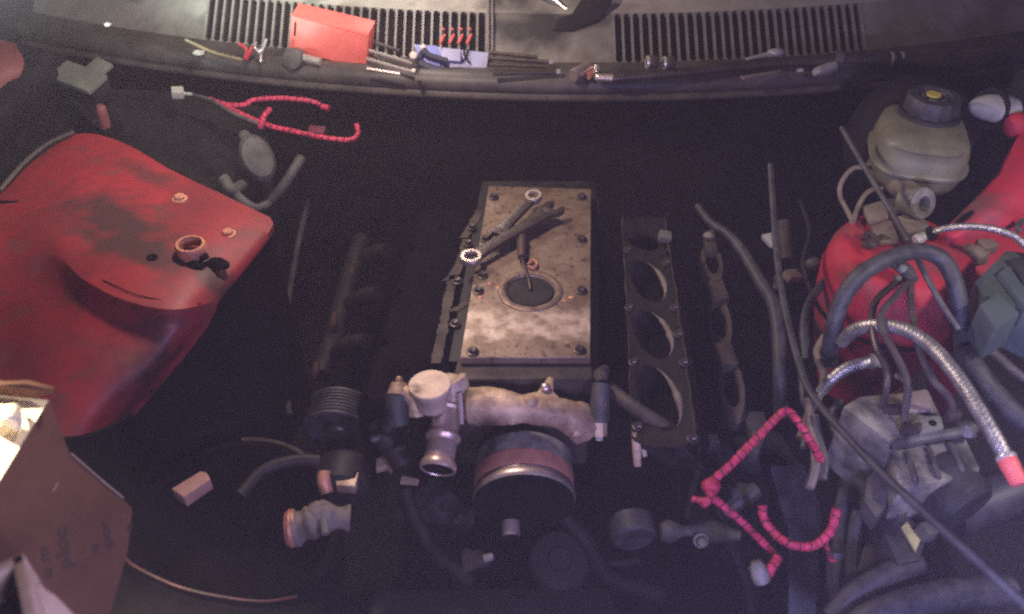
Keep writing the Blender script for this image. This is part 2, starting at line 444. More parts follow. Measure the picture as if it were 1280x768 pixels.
tube(bm, [V((-.98, y0(-.98) + .205, .902)), V((-.86, y0(-.86) + .20, .902)), V((-.735, y0(-.735) + .185, .893))], .004, 8)
part('trim_strip', bm, 'straw', cowl)

# wiper arm lying on the cowl
t = thing('wiper_arm', 'grey wiper arm with a bright edge on the middle of the cowl', 'wiper', PY(690, 5, 1.93))
bm = NB(); a, b = PY(716, 22, 1.915), PY(640, -30, 2.0)
tube(bm, [a, a.lerp(b, .5) + V((0, 0, .006)), b], lambda f: .010 + .008 * f, 12)
part('arm', bm, 'greysteel', t)
bm = NB(); tube(bm, [a + V((.0, -.004, .008)), a.lerp(b, .5) + V((0, -.006, .017)), b + V((0, 0, .02))], .0035, 8); part('edge_rail', bm, 'chrome', t)
bm = NB(); prism(bm, [PY(690, 40, 1.868), PY(698, 24, 1.885), PY(714, 20, 1.89), PY(735, -12, 1.93), PY(768, -12, 1.93), PY(764, 6, 1.905), PY(747, 28, 1.88), PY(716, 42, 1.866)], (0, -.004, .006), .003)
part('shadow_slab', bm, 'black', t)  # slab shaped and coloured as the dark shadow beside the arm

# ------------------------------------------------------------------ left strut tower and apron
lt = thing('strut_tower', 'red painted strut tower with oily stains, on the left', 'car body', P(150, 300, .6))
rows = [
 [P(-60, 275, .79), P(0, 243, .80), P(40, 203, .81), P(95, 168, .825), P(150, 177, .825), P(215, 213, .815), P(280, 244, .805), P(338, 272, .79)],
 [P(-60, 290, .79), P(0, 264, .80), P(45, 240, .815), P(105, 215, .828), P(165, 222, .828), P(225, 248, .818), P(282, 270, .808), P(340, 284, .786)],
 [P(-60, 320, .785), P(0, 300, .795), P(50, 282, .818), P(100, 292, .826), P(150, 300, .826), P(208, 308, .82), P(262, 314, .808), P(316, 316, .785)],
 [P(-60, 345, .78), P(0, 330, .785), P(62, 312, .815), P(102, 342, .822), P(140, 362, .822), P(182, 375, .818), P(226, 380, .808), P(270, 372, .78)],
 [P(-60, 352, .778), P(0, 338, .783), P(62, 320, .812), P(101, 350, .819), P(139, 370, .819), P(181, 383, .815), P(225, 387, .805), P(269, 378, .776)],
 [P(-60, 368, .770), P(0, 356, .774), P(56, 340, .795), P(97, 370, .798), P(136, 389, .797), P(179, 401, .793), P(222, 404, .785), P(262, 393, .765)],
 [P(-60, 385, .764), P(0, 378, .768), P(52, 366, .782), P(94, 396, .785), P(133, 412, .783), P(176, 421, .778), P(216, 421, .770), P(254, 406, .752)],
 [P(-60, 450, .755), P(0, 448, .758), P(50, 448, .768), P(93, 458, .768), P(131, 466, .763), P(163, 468, .752), P(195, 462, .735), P(222, 447, .705)],
 [P(-60, 540, .735), P(0, 540, .738), P(45, 543, .738), P(80, 546, .73), P(102, 544, .72), P(124, 537, .70), P(145, 527, .675), P(165, 514, .64)]]
def tower_mat():
    m = mat('stained_red_tower', (.27, .020, .026), (.16, .015, .018), .46, scale=7, bump=.05, coat=.05, rough2=.7,
            extra=((.16, .030, .028), 22, .56, .68))
    nt = m.node_tree; N, L = nt.nodes, nt.links; bs = N['Principled BSDF']
    o = P(150, 300, .6)
    def stain_or_shade(cx, cy, rx, ry, rot, strength, col):
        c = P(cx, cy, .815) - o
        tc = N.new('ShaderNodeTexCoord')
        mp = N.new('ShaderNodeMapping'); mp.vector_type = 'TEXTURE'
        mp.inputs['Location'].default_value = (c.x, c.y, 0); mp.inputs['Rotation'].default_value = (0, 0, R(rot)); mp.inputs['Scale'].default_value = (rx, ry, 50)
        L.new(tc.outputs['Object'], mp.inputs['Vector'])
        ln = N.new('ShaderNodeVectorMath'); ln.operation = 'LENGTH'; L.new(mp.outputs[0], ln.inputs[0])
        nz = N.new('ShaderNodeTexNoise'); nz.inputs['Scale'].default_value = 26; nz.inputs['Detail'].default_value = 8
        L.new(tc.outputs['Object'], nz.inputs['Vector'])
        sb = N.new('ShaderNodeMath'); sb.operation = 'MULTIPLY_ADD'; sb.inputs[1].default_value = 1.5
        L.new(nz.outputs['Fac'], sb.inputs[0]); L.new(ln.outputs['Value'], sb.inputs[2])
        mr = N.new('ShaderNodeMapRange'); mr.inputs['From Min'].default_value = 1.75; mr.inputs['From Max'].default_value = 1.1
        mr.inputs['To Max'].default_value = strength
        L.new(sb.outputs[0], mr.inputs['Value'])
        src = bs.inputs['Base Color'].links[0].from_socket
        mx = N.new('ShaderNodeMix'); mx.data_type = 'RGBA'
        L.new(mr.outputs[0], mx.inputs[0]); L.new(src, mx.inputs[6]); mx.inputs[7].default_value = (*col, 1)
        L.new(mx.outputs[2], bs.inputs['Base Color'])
    stain_or_shade(150, 285, .17, .075, -38, .92, (.045, .020, .018))
    stain_or_shade(185, 222, .085, .03, -30, .75, (.07, .022, .020))
    stain_or_shade(185, 322, .14, .042, -14, .88, (.06, .022, .018))
    stain_or_shade(222, 455, .20, .075, -48, .95, (.022, .010, .010))  # shade painted in: the lower right edge fades to black
    stain_or_shade(262, 330, .08, .035, -30, .9, (.05, .020, .016))
    return m
bm = sheet(NB(), rows, 5, drop_right=.012, drop_back=.02)
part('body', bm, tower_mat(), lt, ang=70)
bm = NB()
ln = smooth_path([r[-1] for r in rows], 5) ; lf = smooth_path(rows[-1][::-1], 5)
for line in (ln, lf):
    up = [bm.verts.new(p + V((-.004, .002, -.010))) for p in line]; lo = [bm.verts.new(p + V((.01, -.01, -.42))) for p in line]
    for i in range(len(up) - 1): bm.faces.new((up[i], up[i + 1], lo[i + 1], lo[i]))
part('shade_skirt', bm, 'hole', lt)  # black sheet in place of the shade below the red edge
bm = NB(); tube(bm, [P(-20, 252, .802), P(30, 253, .807), P(62, 258, .814), P(98, 275, .824)], .0022, 6)
part('seam_sealer', bm, 'hole', lt)
bm = NB(); tube(bm, [P(128, 350, .824), P(150, 360, .824), P(175, 370, .821), P(210, 376, .812), P(252, 380, .792)], .0008, 6)
part('seam_sealer', bm, 'hole', lt)
bw = bolt_bm(.009, .008)
b0 = part('bolt', bw, 'rust', lt, origin=(0, 0, 0)); q = P(285, 293, .802); b0.location = q - ORI[lt]
for px, py, z in ((225, 249, .819),): again(b0, lt, P(px, py, z))
bm = NB()
for px, py, rx in ((185, 257, .010), (190, 322, .009), (160, 312, .011), (255, 320, .007)):
    lathe(bm, P(px, py, .822), (0, 0, 1), [(rx * .2, .0005), (rx * .9, .0012), (rx, .0004), (rx, -.004)], 14)
part('hole_patch', bm, 'hole', lt)  # black discs standing in for the dark of open holes
# socket / ring lying on it
bm = NB(); lathe(bm, P(240, 316, .818), (0.05, 0, 1), [(.022, 0), (.0235, .002), (.0235, .015), (.022, .018), (.0185, .018), (.018, .002), (.018, .0)], 28)
solo('steel_ring', bm, 'rust', 'small hollow rusty ring standing on the red left strut tower', 'ring')
bm = NB(); ellipsoid(bm, P(272, 330, .806), (.02, .012, .006), (0, 0, -20), 12, .2, 3); ellipsoid(bm, P(245, 331, .812), (.014, .010, .005), None, 10, .2, 4)
solo('grease_clod', bm, 'hole', 'black lump of grease beside the rusty ring on the red tower', 'grease')

# left outer fender rail & dark gutter
bm = NB()
sheet(bm, [[P(-80, 150, .90), P(-20, 128, .915), P(40, 75, .915), P(70, 60, .90)],
           [P(-80, 190, .89), P(-20, 165, .90), P(30, 118, .90), P(70, 85, .88)],
           [P(-80, 260, .80), P(-20, 225, .80), P(30, 165, .80), P(90, 120, .78)]], 4, drop_front=.1)
t = solo('fender_gutter', bm, 'palegrey' and 'black', 'dark gutter between the red tower and the left outer fender', 'car panel')
bm = NB(); sheet(bm, [[P(-90, 20, .96), P(-30, 40, .96), P(20, 55, .95)], [P(-90, 90, .945), P(-30, 85, .945), P(30, 80, .935)], [P(-90, 170, .91), P(-30, 135, .91), P(20, 105, .905)]], 4)
solo('fender_edge', bm, 'dullred', 'dull red fender edge at the upper left corner', 'car panel')
bm = NB(); tube(bm, [P(0, 238, .81), P(30, 204, .82), P(60, 180, .83), P(92, 165, .835)], .004, 8)
solo('rubber_seal', bm, 'brownmetal', 'thin dull brown seal along the far edge of the left red tower', 'seal')
bm = NB()
box(bm, P(98, 97, .855), (.105, .055, .012), (14, 6, -26), .003)
t = thing('relay_cover', 'pale grey rectangular relay cover below the left end of the cowl', 'cover', P(98, 97, .83))
part('lid', bm, 'palegrey', t)
bm = NB(); box(bm, P(120, 88, .862), (.042, .055, .010), (16, 10, -26), .003); part('flap', bm, 'palegrey', t)
bm = NB(); box(bm, P(100, 105, .835), (.12, .05, .03), (10, 6, -26), .004); part('box', bm, 'black', t)
bm = NB(); lathe(bm, P(132, 158, .83), (.1, -.1, 1), [(.010, 0), (.010, .03), (.009, .042), (.006, .046), (0, .047)], 14)
solo('bump_stop', bm, 'dullred', 'small upright red bump stop behind the left strut tower', 'bump stop')
# dark trays of the left rear corner
bm = NB()
sheet(bm, [[P(90, 120, .78), P(160, 112, .77), P(250, 120, .75), P(330, 135, .70)],
           [P(110, 150, .74), P(180, 160, .73), P(260, 185, .70), P(340, 215, .62)],
           [P(150, 178, .72), P(220, 214, .70), P(285, 246, .66), P(345, 275, .56)]], 4, drop_front=.2, drop_right=.2)
solo('wheel_well_panel', bm, 'black', 'dark ribbed panel behind the left red strut tower', 'car panel')

# hinge-like grey fittings left
t = thing('heater_valve', 'grey oval heater valve below the pink wiring on the left', 'valve', P(322, 200, .70))
c0 = P(322, 198, .735)
bm = NB(); lathe(bm, c0, (.35, -.72, .62), [(0, .012), (.016, .013), (.028, .010), (.034, .0), (.034, -.012), (.030, -.03), (0, -.03)], 24)
for v in bm.verts:
    d = v.co - c0; ax = V((-.32, .35, .75)).normalized(); k = d.dot(ax); v.co += ax * k * .45
part('body', bm, 'grime', t)
bm = NB(); ellipsoid(bm, P(306, 171, .765), (.013, .012, .014)); part('nipple', bm, 'grime', t)
bm = NB(); tube(bm, [P(302, 232, .70), P(290, 238, .72), P(278, 222, .74)], .012, 12); part('spigot', bm, 'grime', t)
bm = NB(); tube(bm, [P(376, 198, .70), P(366, 215, .69), P(352, 236, .66), P(330, 258, .62)], .011, 12)
solo('heater_hose', bm, 'grime', 'short grey heater pipe slanting beside the oval valve', 'hose')
bm = NB(); tube(bm, [P(283, 226, .72), P(297, 245, .71), P(318, 260, .69), P(336, 256, .68)], .009, 12)
solo('vacuum_pipe', bm, 'grime', 'curved grey pipe resting against the tip of the left red tower', 'pipe')
t = thing('wire_connector', 'small white wire connector at the left under the cowl', 'connector', P(222, 116, .80))
bm = NB(); box(bm, P(222, 116, .81), (.024, .02, .018), (15, 10, 20), .002); part('body', bm, 'white', t)
bm = NB(); tube(bm, [P(229, 117, .81), P(240, 118, .808)], .0035, 8); part('pin', bm, 'white', t)
bm = NB(); tube(bm, [P(240, 118, .805), P(265, 126, .80), P(290, 141, .79), P(330, 158, .775)], .004, 8); part('wire', bm, 'greysteel', t)

# ------------------------------------------------------------------ pink looms
def loom(pts, r=.0056):
    bm = NB(); ph0 = random.random() * 50
    rf = lambda s, a: .93 + .07 * math.sin((s * 2 * math.pi / .0085)) + .12 * mnoise.noise(V((s * 90, a, ph0)))
    path = resample(smooth_path(pts, 10), .0021)
    ph = random.random() * 10
    tube(bm, path, r, 10, rf=rf, raw=True, mi=lambda i, k: 1 if ((i * .0021 * 1000 + k * .9 + ph + 4 * mnoise.noise(V((i * .09, ph, 0)))) % 14) < 2.4 else 0)
    return bm
t = thing('wiring_loom', 'bright pink wiring loom branching under the left of the cowl', 'wiring loom', P(340, 150, .76))
part('branch', loom([P(262, 124, .795), P(283, 131, .79), P(305, 131, .79), P(318, 125, .79), P(350, 123, .79), P(385, 126, .785), P(400, 131, .775)]), ['pink', 'loomdark'], t)
part('branch', loom([P(402, 133, .772), P(411, 136, .770)], .0065), ['pink', 'loomdark'], t)
part('branch', loom([P(337, 137, .785), P(330, 146, .785), P(326, 159, .78)], .0065), ['pink', 'loomdark'], t)
part('branch', loom([P(270, 128, .79), P(330, 155, .775), P(370, 165, .77), P(410, 173, .765), P(438, 175, .76), P(447, 168, .76), P(446, 156, .765)]), ['pink', 'loomdark'], t)
bm = NB(); box(bm, P(397, 166, .765), (.034, .02, .022), (20, 0, -8), .003); part('clip', bm, ['loomdark'], t)

t = thing('wiring_loom', 'bright pink zigzag wiring loom beside the lower right of the engine', 'wiring loom', P(900, 610, .66))
part('branch', loom([P(1026, 575, .70), P(1012, 550, .73), P(998, 528, .745), P(984, 514, .75), P(970, 523, .745), P(945, 549, .73), P(915, 580, .715), P(890, 602, .70), P(884, 612, .70)], .0062), ['pink', 'loomdark'], t)
part('branch', loom([P(886, 604, .70), P(888, 618, .70), P(905, 634, .69), P(930, 655, .67), P(955, 680, .65), P(968, 694, .64)], .0055), ['pink', 'loomdark'], t)
part('branch', loom([P(889, 622, .70), P(880, 626, .70), P(866, 624, .695)], .0045), ['pink', 'loomdark'], t)
part('branch', loom([P(890, 616, .705), P(884, 628, .70), P(877, 632, .695)], .005), ['pink', 'loomdark'], t)
part('branch', loom([P(973, 697, .66), P(966, 708, .66), P(960, 719, .655)], .0068), ['pink', 'loomdark'], t)
bm = NB(); ellipsoid(bm, P(889, 608, .70), (.013, .012, .012), None, 12, .08, 5); part('knot', bm, 'pink', t)
t = thing('wiring_loom', 'pink U-shaped wiring loom hanging right of the zigzag one', 'wiring loom', P(1000, 680, .62))
part('branch', loom([P(953, 632, .68), P(955, 648, .67), P(966, 665, .66), P(985, 679, .66), P(1008, 684, .66), P(1027, 677, .665), P(1040, 660, .68), P(1046, 637, .70)], .0062), ['pink', 'loomdark'], t)
part('branch', loom([P(1033, 678, .64), P(1035, 690, .635), P(1042, 704, .63)], .004), ['loomdark', 'pink'], t)
t = thing('metal_plug', 'small silver-ended plug below the end of the pink zigzag loom', 'plug', P(950, 720, .64))
bm = NB(); lathe(bm, P(953, 728, .65), (-.3, .6, .7), [(0, 0), (.011, 0), (.012, .008), (.010, .022), (.006, .028), (0, .028)], 12); part('body', bm, 'abs', t)
bm = NB(); box(bm, P(946, 715, .655), (.012, .02, .012), (20, 10, 30), .002); part('clip', bm, 'palegrey', t)

# ================================================================== ENGINE
eng = thing('engine_block', 'dark engine block with its stained metal valley cover on top', 'engine', P(655, 345, .45))
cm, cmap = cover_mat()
c4 = [P(575, 447, .70), P(738, 447, .70), P(739, 236, .70), P(611, 232, .70)]
hc = P(663, 363, .701); HR = .0415
# cover with a round hole
bm = NB()
n = 48; out = []; inn = []
ctr = hc
for k in range(n):
    a = 2 * math.pi * k / n; d = V((math.cos(a), math.sin(a), 0))
    best = None
    for i in range(4):
        p, q = c4[i], c4[(i + 1) % 4]; e = q - p
        den = d.x * e.y - d.y * e.x
        if abs(den) < 1e-9: continue
        w_ = p - ctr; tt = (w_.x * e.y - w_.y * e.x) / den; ss = (w_.x * d.y - w_.y * d.x) / den
        if tt > 0 and -1e-6 <= ss <= 1 + 1e-6: best = tt if best is None else min(best, tt)
    out.append(ctr + d * best); inn.append(ctr + d * HR)
for p in c4:   # snap nearest to corners
    k = min(range(n), key=lambda j: (out[j] - p).length); out[k] = p.copy()
def ringv(pts, dz, sc=1.0): return [bm.verts.new(V((ctr.x + (p.x - ctr.x) * sc, ctr.y + (p.y - ctr.y) * sc, .70 + dz))) for p in pts]
o1 = ringv(out, -.0015); o1b = ringv(out, 0, .992); i1 = ringv(inn, 0, 1.04); i2 = ringv(inn, -.0025); o3 = ringv(out, -.013); i3 = ringv(inn, -.013)
mid = [ringv([out[k].lerp(inn[k], f) for k in range(n)], random.uniform(-.0003, .0003)) for f in (.33, .66)]
def br(a, b):
    for k in range(n): bm.faces.new((a[k], a[(k + 1) % n], b[(k + 1) % n], b[k]))
br(o3, o1); br(o1, o1b); br(o1b, mid[0]); br(mid[0], mid[1]); br(mid[1], i1); br(i1, i2); br(i2, i3); br(i3, o3)
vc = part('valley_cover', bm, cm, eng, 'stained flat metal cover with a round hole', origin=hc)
b2 = NB(); lathe(b2, hc - V((0, 0, .001)), (0, 0, 1), [(0, -.0012), (HR * .3, -.0010), (HR * .9, -.0012), (HR * .96, -.0040), (HR * .995, -.0040)], 40)
part('hole_plug', b2, 'soot', vc)
b2 = NB(); lathe(b2, hc, (0, 0, 1), [(HR * 1.05, -.001), (HR * 1.07, .0012), (HR * 1.12, .0018), (HR * 1.27, .0016), (HR * 1.33, .0006), (HR * 1.35, -.001)], 56)
part('raised_ring', b2, 'ringmetal', vc)
bb = bolt_bm(.0070, .008)
bolts = [(727, 247), (727, 300), (727, 364), (725, 438), (617, 247), (607, 300), (603, 345), (598, 364), (591, 440)]
b0 = None
for px, py in bolts:
    q = P(px, py, .701)
    if b0 is None: b0 = part('bolt', bb, 'darksteel', vc, origin=(0, 0, 0)); b0.location = q - ORI[vc]
    else: again(b0, vc, q, (0, 0, random.random()))
for px, py, r in ((625, 360, .009), (601, 372, .006), (612, 355, .005), (715, 372, .006), (706, 376, .005)):
    bm = NB(); ellipsoid(bm, P(px, py, .7), (r, r * .8, .002), None, 10, .2, int(px))
    part('grime_spot', bm, 'rust', vc)
bm = NB()
prism(bm, [P(572, 450, .685) , P(740, 450, .685), P(741, 474, .685), P(566, 474, .685)], (0, 0, -.20), .002)
part('front_rail', bm, 'brownmetal', eng)
bm = NB()
prism(bm, [P(560, 452, .672), P(748, 452, .672), P(746, 226, .672), P(602, 226, .672)], (0, 0, -.24), .004)
part('block', bm, 'soot', eng)

def ports_plate(bm, c, cells, uc, uh, depth=.055, thick=.03, mi_t=1, shear=0):
    """c = inner-back, outer-back, outer-front, inner-front; cells = (v0, v1, v-centre, v-half)"""
    c = [V(p) for p in c]
    def at(u, v): return c[0].lerp(c[1], u).lerp(c[3].lerp(c[2], u), v)
    nrm = (c[1] - c[0]).cross(c[3] - c[0]).normalized()
    if nrm.z < 0: nrm = -nrm
    n = 28
    for v0, v1, vc_, vh in cells:
        o, e, w2 = [], [], []
        for k in range(n):
            a = 2 * math.pi * k / n; ca, sa = math.cos(a), math.sin(a)
            m = 1 / max(abs(ca), abs(sa)); su, sv = ca * m, sa * m
            u = .5 + .5 * su; v = (v0 + v1) / 2 + (v1 - v0) / 2 * sv
            o.append(bm.verts.new(at(u, v)))
            eu, ev = uc + uh * ca * .86 + shear * sa, vc_ + vh * sa
            e.append(bm.verts.new(at(eu, ev) + nrm * .0005)); w2.append(bm.verts.new(at(eu + .05, ev) - nrm * depth))
        for k in range(n):
            k2 = (k + 1) % n
            bm.faces.new((o[k], o[k2], e[k2], e[k]))
            f = bm.faces.new((e[k], e[k2], w2[k2], w2[k])); f.material_index = mi_t
        f = bm.faces.new(w2); f.material_index = 2
    q = [at(0, 0), at(1, 0), at(1, 1), at(0, 1)]
    a = [bm.verts.new(p - nrm * .0003) for p in q]; b = [bm.verts.new(p - nrm * thick) for p in q]
    for i in range(4): bm.faces.new((a[i], a[(i + 1) % 4], b[(i + 1) % 4], b[i]))
    return at, nrm
ib, ob_, of, if_ = P(778, 272, .655), P(832, 272, .705), P(873, 548, .705), P(790, 548, .655)
def vy(py): 
    y = P(810, py, .68).y; return (ib.y - y) / (ib.y - if_.y)
cells = [(0, vy(304), vy(289), (vy(300) - vy(278)) / 2), (vy(304), vy(368), vy(338), (vy(364) - vy(312)) / 2),
         (vy(368), vy(438), vy(404), (vy(435) - vy(374)) / 2), (vy(438), vy(534), vy(482), (vy(523) - vy(441)) / 2), (vy(534), 1, vy(541), .012)]
hd = thing('cylinder_head', 'oily black cylinder head with open oval intake ports, right of the valley cover', 'cylinder head', P(820, 420, .5))
bm = NB(); at, nr = ports_plate(bm, (ib, ob_, of, if_), cells, .44, .36, shear=.13)
part('port_face', bm, ['headface', 'soot', 'hole'], hd)
bm = NB()
for u, z in ((.015, .0015), (.985, .0015)):
    tube(bm, [at(u + random.uniform(-.02, .02), v / 24) + nr * z for v in range(25)], lambda f: .0008 + .0028 * max(0, mnoise.noise(V((f * 14, u * 9, 3)))), 6, 2)
part('gasket_edge', bm, 'brownmetal', hd)
bm = NB(); 
prism(bm, [ob_ - nr * .005, ob_ + V((.012, 0, -.06)), of + V((.012, 0, -.06)), of - nr * .005], (0, 0, -.18)); part('body', bm, 'soot', hd)
bq = bolt_bm(.0065, .007); b0 = None
for u, v in ((.9, vy(316)), (.94, vy(372)), (.94, vy(405)), (.96, vy(440)), (.1, vy(300)), (.08, vy(372)), (.1, vy(440)), (.12, vy(520)), (.93, vy(535))):
    q = at(u, v) + nr * .001
    if b0 is None: b0 = part('bolt', bq, 'darksteel', hd, origin=(0, 0, 0)); b0.location = q - ORI[hd]
    else: again(b0, hd, q)
bm = NB(); box(bm, P(831, 296, .71), (.022, .02, .014), (12, 12, 0), .002); part('lifting_lug', bm, 'palegrey', hd)
bm = NB()   # pale crescents: light on the ports' inner walls put into the shape
for v0, v1, vc_, vh in cells[1:4]:
    rim = [];
    for k in range(9):
        a = -1.05 + 2.1 * k / 8
        rim.append(at(.44 + .335 * math.cos(a) + .13 * math.sin(a), vc_ + vh * 1.02 * math.sin(a)) + nr * .0015)
    tube(bm, rim, lambda f: .0005 + .0062 * math.sin(math.pi * f) ** 2 * (.55 + .9 * abs(mnoise.noise(V((f * 6, v0 * 9, 1))))), 8, 3)
part('lit_crescent', bm, 'dust', hd)

# left head, mostly in the dark, with a torn pale gasket
hl = thing('cylinder_head', 'oily black cylinder head with a torn brown gasket, left of the valley cover', 'cylinder head', P(520, 400, .5))
ib2, ob2, of2, if2 = P(585, 262, .655), P(528, 262, .70), P(455, 500, .70), P(545, 500, .655)
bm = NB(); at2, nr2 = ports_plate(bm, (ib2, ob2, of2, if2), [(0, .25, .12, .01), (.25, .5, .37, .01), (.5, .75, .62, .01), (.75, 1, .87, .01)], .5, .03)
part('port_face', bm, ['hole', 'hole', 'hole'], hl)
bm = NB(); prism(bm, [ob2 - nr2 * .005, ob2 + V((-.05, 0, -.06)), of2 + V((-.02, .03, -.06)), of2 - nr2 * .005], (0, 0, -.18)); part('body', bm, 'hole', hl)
bm = NB(); rnd = random.Random(3)
for seg_ in (((600, 264), (590, 282), (580, 298)), ((584, 300), (576, 325), (566, 345), (557, 352)), ((566, 345), (560, 380), (553, 412), (545, 455)), ((598, 360), (585, 378), (566, 390))):
    pts = [P(x + rnd.uniform(-1, 1), y, .672) for x, y in seg_]
    path = smooth_path(pts, 6)
    for i in range(len(path) - 1):
        wa, wb = .006 + .004 * rnd.random(), .006 + .004 * rnd.random()
        prism(bm, [path[i] + V((-wa, 0, 0)), path[i] + V((wa, 0, 0)), path[i + 1] + V((wb, 0, 0)), path[i + 1] + V((-wb, 0, 0))], (0, 0, .0015))
part('gasket', bm, 'brownmetal', hl)
b1 = None
for px, py in ((590, 285), (585, 305), (572, 352), (569, 405)):
    b1 = again(b0, hl, P(px, py, .676))

# wrenches on the cover
def wrench(name, label, ring_px, open_px, z, k=1.0, tilt=0):
    a = P(*ring_px, z); b = P(*open_px, z + tilt); d = (b - a); Ln = d.length; d.normalize(); sd = V((-d.y, d.x, 0)); up = d.cross(sd)
    if up.z < 0: up = -up
    t = thing(name, label, 'wrench', a - V((0, 0, .008)))
    bm = NB(); lathe(bm, a - up * .006, up, [(.0125 * k, 0), (.018 * k, 0), (.0195 * k, .003), (.0195 * k, .010), (.018 * k, .013), (.0125 * k, .013), (.0115 * k, .010), (.0115 * k, .003), (.0125 * k, 0)], 24)
    part('box_end', bm, 'steel', t)
    bm = NB()
    poly = []
    wv = [(.012, .0120), (.03, .0115), (Ln * .5, .0112), (Ln - .03, .0125), (Ln - .016, .0155)]
    poly = [a + d * x + sd * w_ * k for x, w_ in wv] + [a + d * x - sd * w_ * k for x, w_ in wv[::-1]]
    prism(bm, [p - up * .004 for p in poly], up * .009, .0018); part('shank', bm, 'darksteel', t)
    bm = NB()
    c = b; jaw = []
    for i in range(13):
        ang = R(40 + 280 * i / 12); jaw.append(c + d * math.cos(ang) * .021 * k + sd * math.sin(ang) * .021 * k)
    inner = [c + d * .010 * k - sd * .0085 * k, c - d * .004 * k - sd * .0085 * k, c - d * .006 * k + sd * .0085 * k * .9, c + d * .010 * k + sd * .0085 * k]
    prism(bm, [p - up * .005 for p in jaw + inner], up * .011, .0014); part('open_end', bm, 'darksteel', t)
    return t
wrench('combination_wrench', 'larger dark combination wrench lying diagonally over the valley cover edge', (589, 323), (692, 262), .718, 1.0, .004)
wrench('combination_wrench', 'smaller wrench with its shiny ring up, lying behind the larger one', (667, 247), (620, 296), .733, .85, -.018)
t = thing('streak', 'solid shadow screwdriver on the valley cover, its tip in the round hole', 'streak', P(652, 320, .702))  # a shadow streak on the cover given the shape of a tool
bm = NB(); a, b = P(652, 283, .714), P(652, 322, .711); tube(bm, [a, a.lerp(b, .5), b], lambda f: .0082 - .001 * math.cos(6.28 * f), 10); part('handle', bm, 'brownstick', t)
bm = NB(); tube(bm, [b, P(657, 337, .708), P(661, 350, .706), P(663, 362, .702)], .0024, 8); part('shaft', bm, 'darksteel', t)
bm = NB(); m_ = frame((0, 0, 1)); tube(bm, [P(660, 331, .705) + V((.0, .0, 0)), P(666, 325, .705), P(671, 330, .705), P(667, 336, .705), P(661, 333, .705)], .0024, 6)
solo('wire_ring', bm, 'rust', 'tiny rusty wire loop beside the screwdriver on the valley cover', 'wire loop')

# ------------------------------------------------------------------ water pump, thermostat housing
wp = thing('water_pump', 'pale cast water pump with a round cap and a steel outlet pipe', 'water pump', P(600, 520, .55))
cc = P(537, 480, .725)
bm = NB(); lathe(bm, cc, (-.04, .04, 1), [(0, 0), (.018, .0004), (.0305, 0), (.032, -.0015), (.032, -.008), (.028, -.014), (.022, -.045)], 40)
part('cap', bm, 'castpale', wp)
bm = NB()
tube(bm, [P(560, 478, .69), P(566, 492, .675), P(563, 512, .655)], lambda f: .030 - .004 * f, 20); ellipsoid(bm, P(562, 492, .672), (.030, .034, .030), None, 18)
tube(bm, [P(545, 490, .69), P(560, 495, .67)], .026, 16)
rough(bm, .0016, 60)
part('neck', bm, 'castpale', wp)
pa, pb = P(560, 511, .665), P(547, 588, .632)
ax = (pb - pa).normalized(); Lp = (pb - pa).length
bm = NB(); lathe(bm, pa, ax, [(.0255, 0), (.0255, Lp * .02), (.0222, Lp * .06), (.0222, Lp * .40), (.0262, Lp * .44), (.0275, Lp * .48), (.0262, Lp * .52), (.0226, Lp * .56), (.0226, Lp * .84), (.0262, Lp * .88), (.0278, Lp * .95), (.0265, Lp), (.0235, Lp), (.0228, Lp * .985), (.0215, Lp * .9), (.0215, Lp * .5)], 36, mi=lambda i: 1 if i > 12 else 0)
lathe(bm, pa + ax * Lp * .5, ax, [(0, 0), (.0214, 0)], 24, mi=lambda i: 1)
part('outlet_pipe', bm, ['pipesteel', 'hole'], wp)
bm = NB()
tube(bm, [P(586, 508, .67), P(612, 508, .672), P(645, 511, .675), P(680, 514, .672), P(712, 522, .66), P(733, 540, .635)], lambda f: .027 - .005 * f + .003 * math.sin(f * 9), 18)
ellipsoid(bm, P(594, 508, .668), (.026, .024, .030), None, 16)
ellipsoid(bm, P(722, 522, .65), (.026, .024, .026), None, 16)
prism(bm, [P(650, 492, .69), P(672, 490, .69), P(686, 470, .69), P(692, 472, .69), P(691, 490, .69), P(702, 500, .69), P(650, 505, .69)], (0, 0, -.02), .003)
for px, py, z, r in ((612, 497, .688, .014), (640, 520, .672, .016), (664, 503, .69, .013), (700, 512, .678, .015), (722, 538, .65, .016), (600, 522, .66, .014)): ellipsoid(bm, P(px, py, z), (r, r * .9, r * .8), None, 14, .06, px)
prism(bm, [P(590, 488, .685), P(628, 487, .69), P(640, 496, .69), P(636, 512, .685), P(590, 512, .68)], (0, 0, -.03), .006)
rough(bm, .0022, 60)
part('housing', bm, 'alu', wp)
bm = NB(); tube(bm, [P(575, 492, .70), P(577, 530, .665)], .004, 8); ellipsoid(bm, P(682, 484, .696), (.008, .008, .006)); ellipsoid(bm, P(618, 495, .693), (.007, .006, .004))
part('bolt', bm, 'steel', wp)
bm = NB()
tube(bm, [P(499, 478, .70), P(498, 493, .688)], lambda f: .012 + .006 * f, 14); ellipsoid(bm, P(499, 476, .704), (.006, .006, .008))
tube(bm, [P(497, 488, .69), P(512, 494, .69), P(519, 503, .682), P(520, 520, .665)], .0125, 14)
part('bypass_stub', bm, 'alu', wp)
bm = NB(); tube(bm, [P(497, 494, .687), P(495, 508, .675), P(497, 530, .652)], .0185, 14); part('hose', bm, 'rubber', wp)

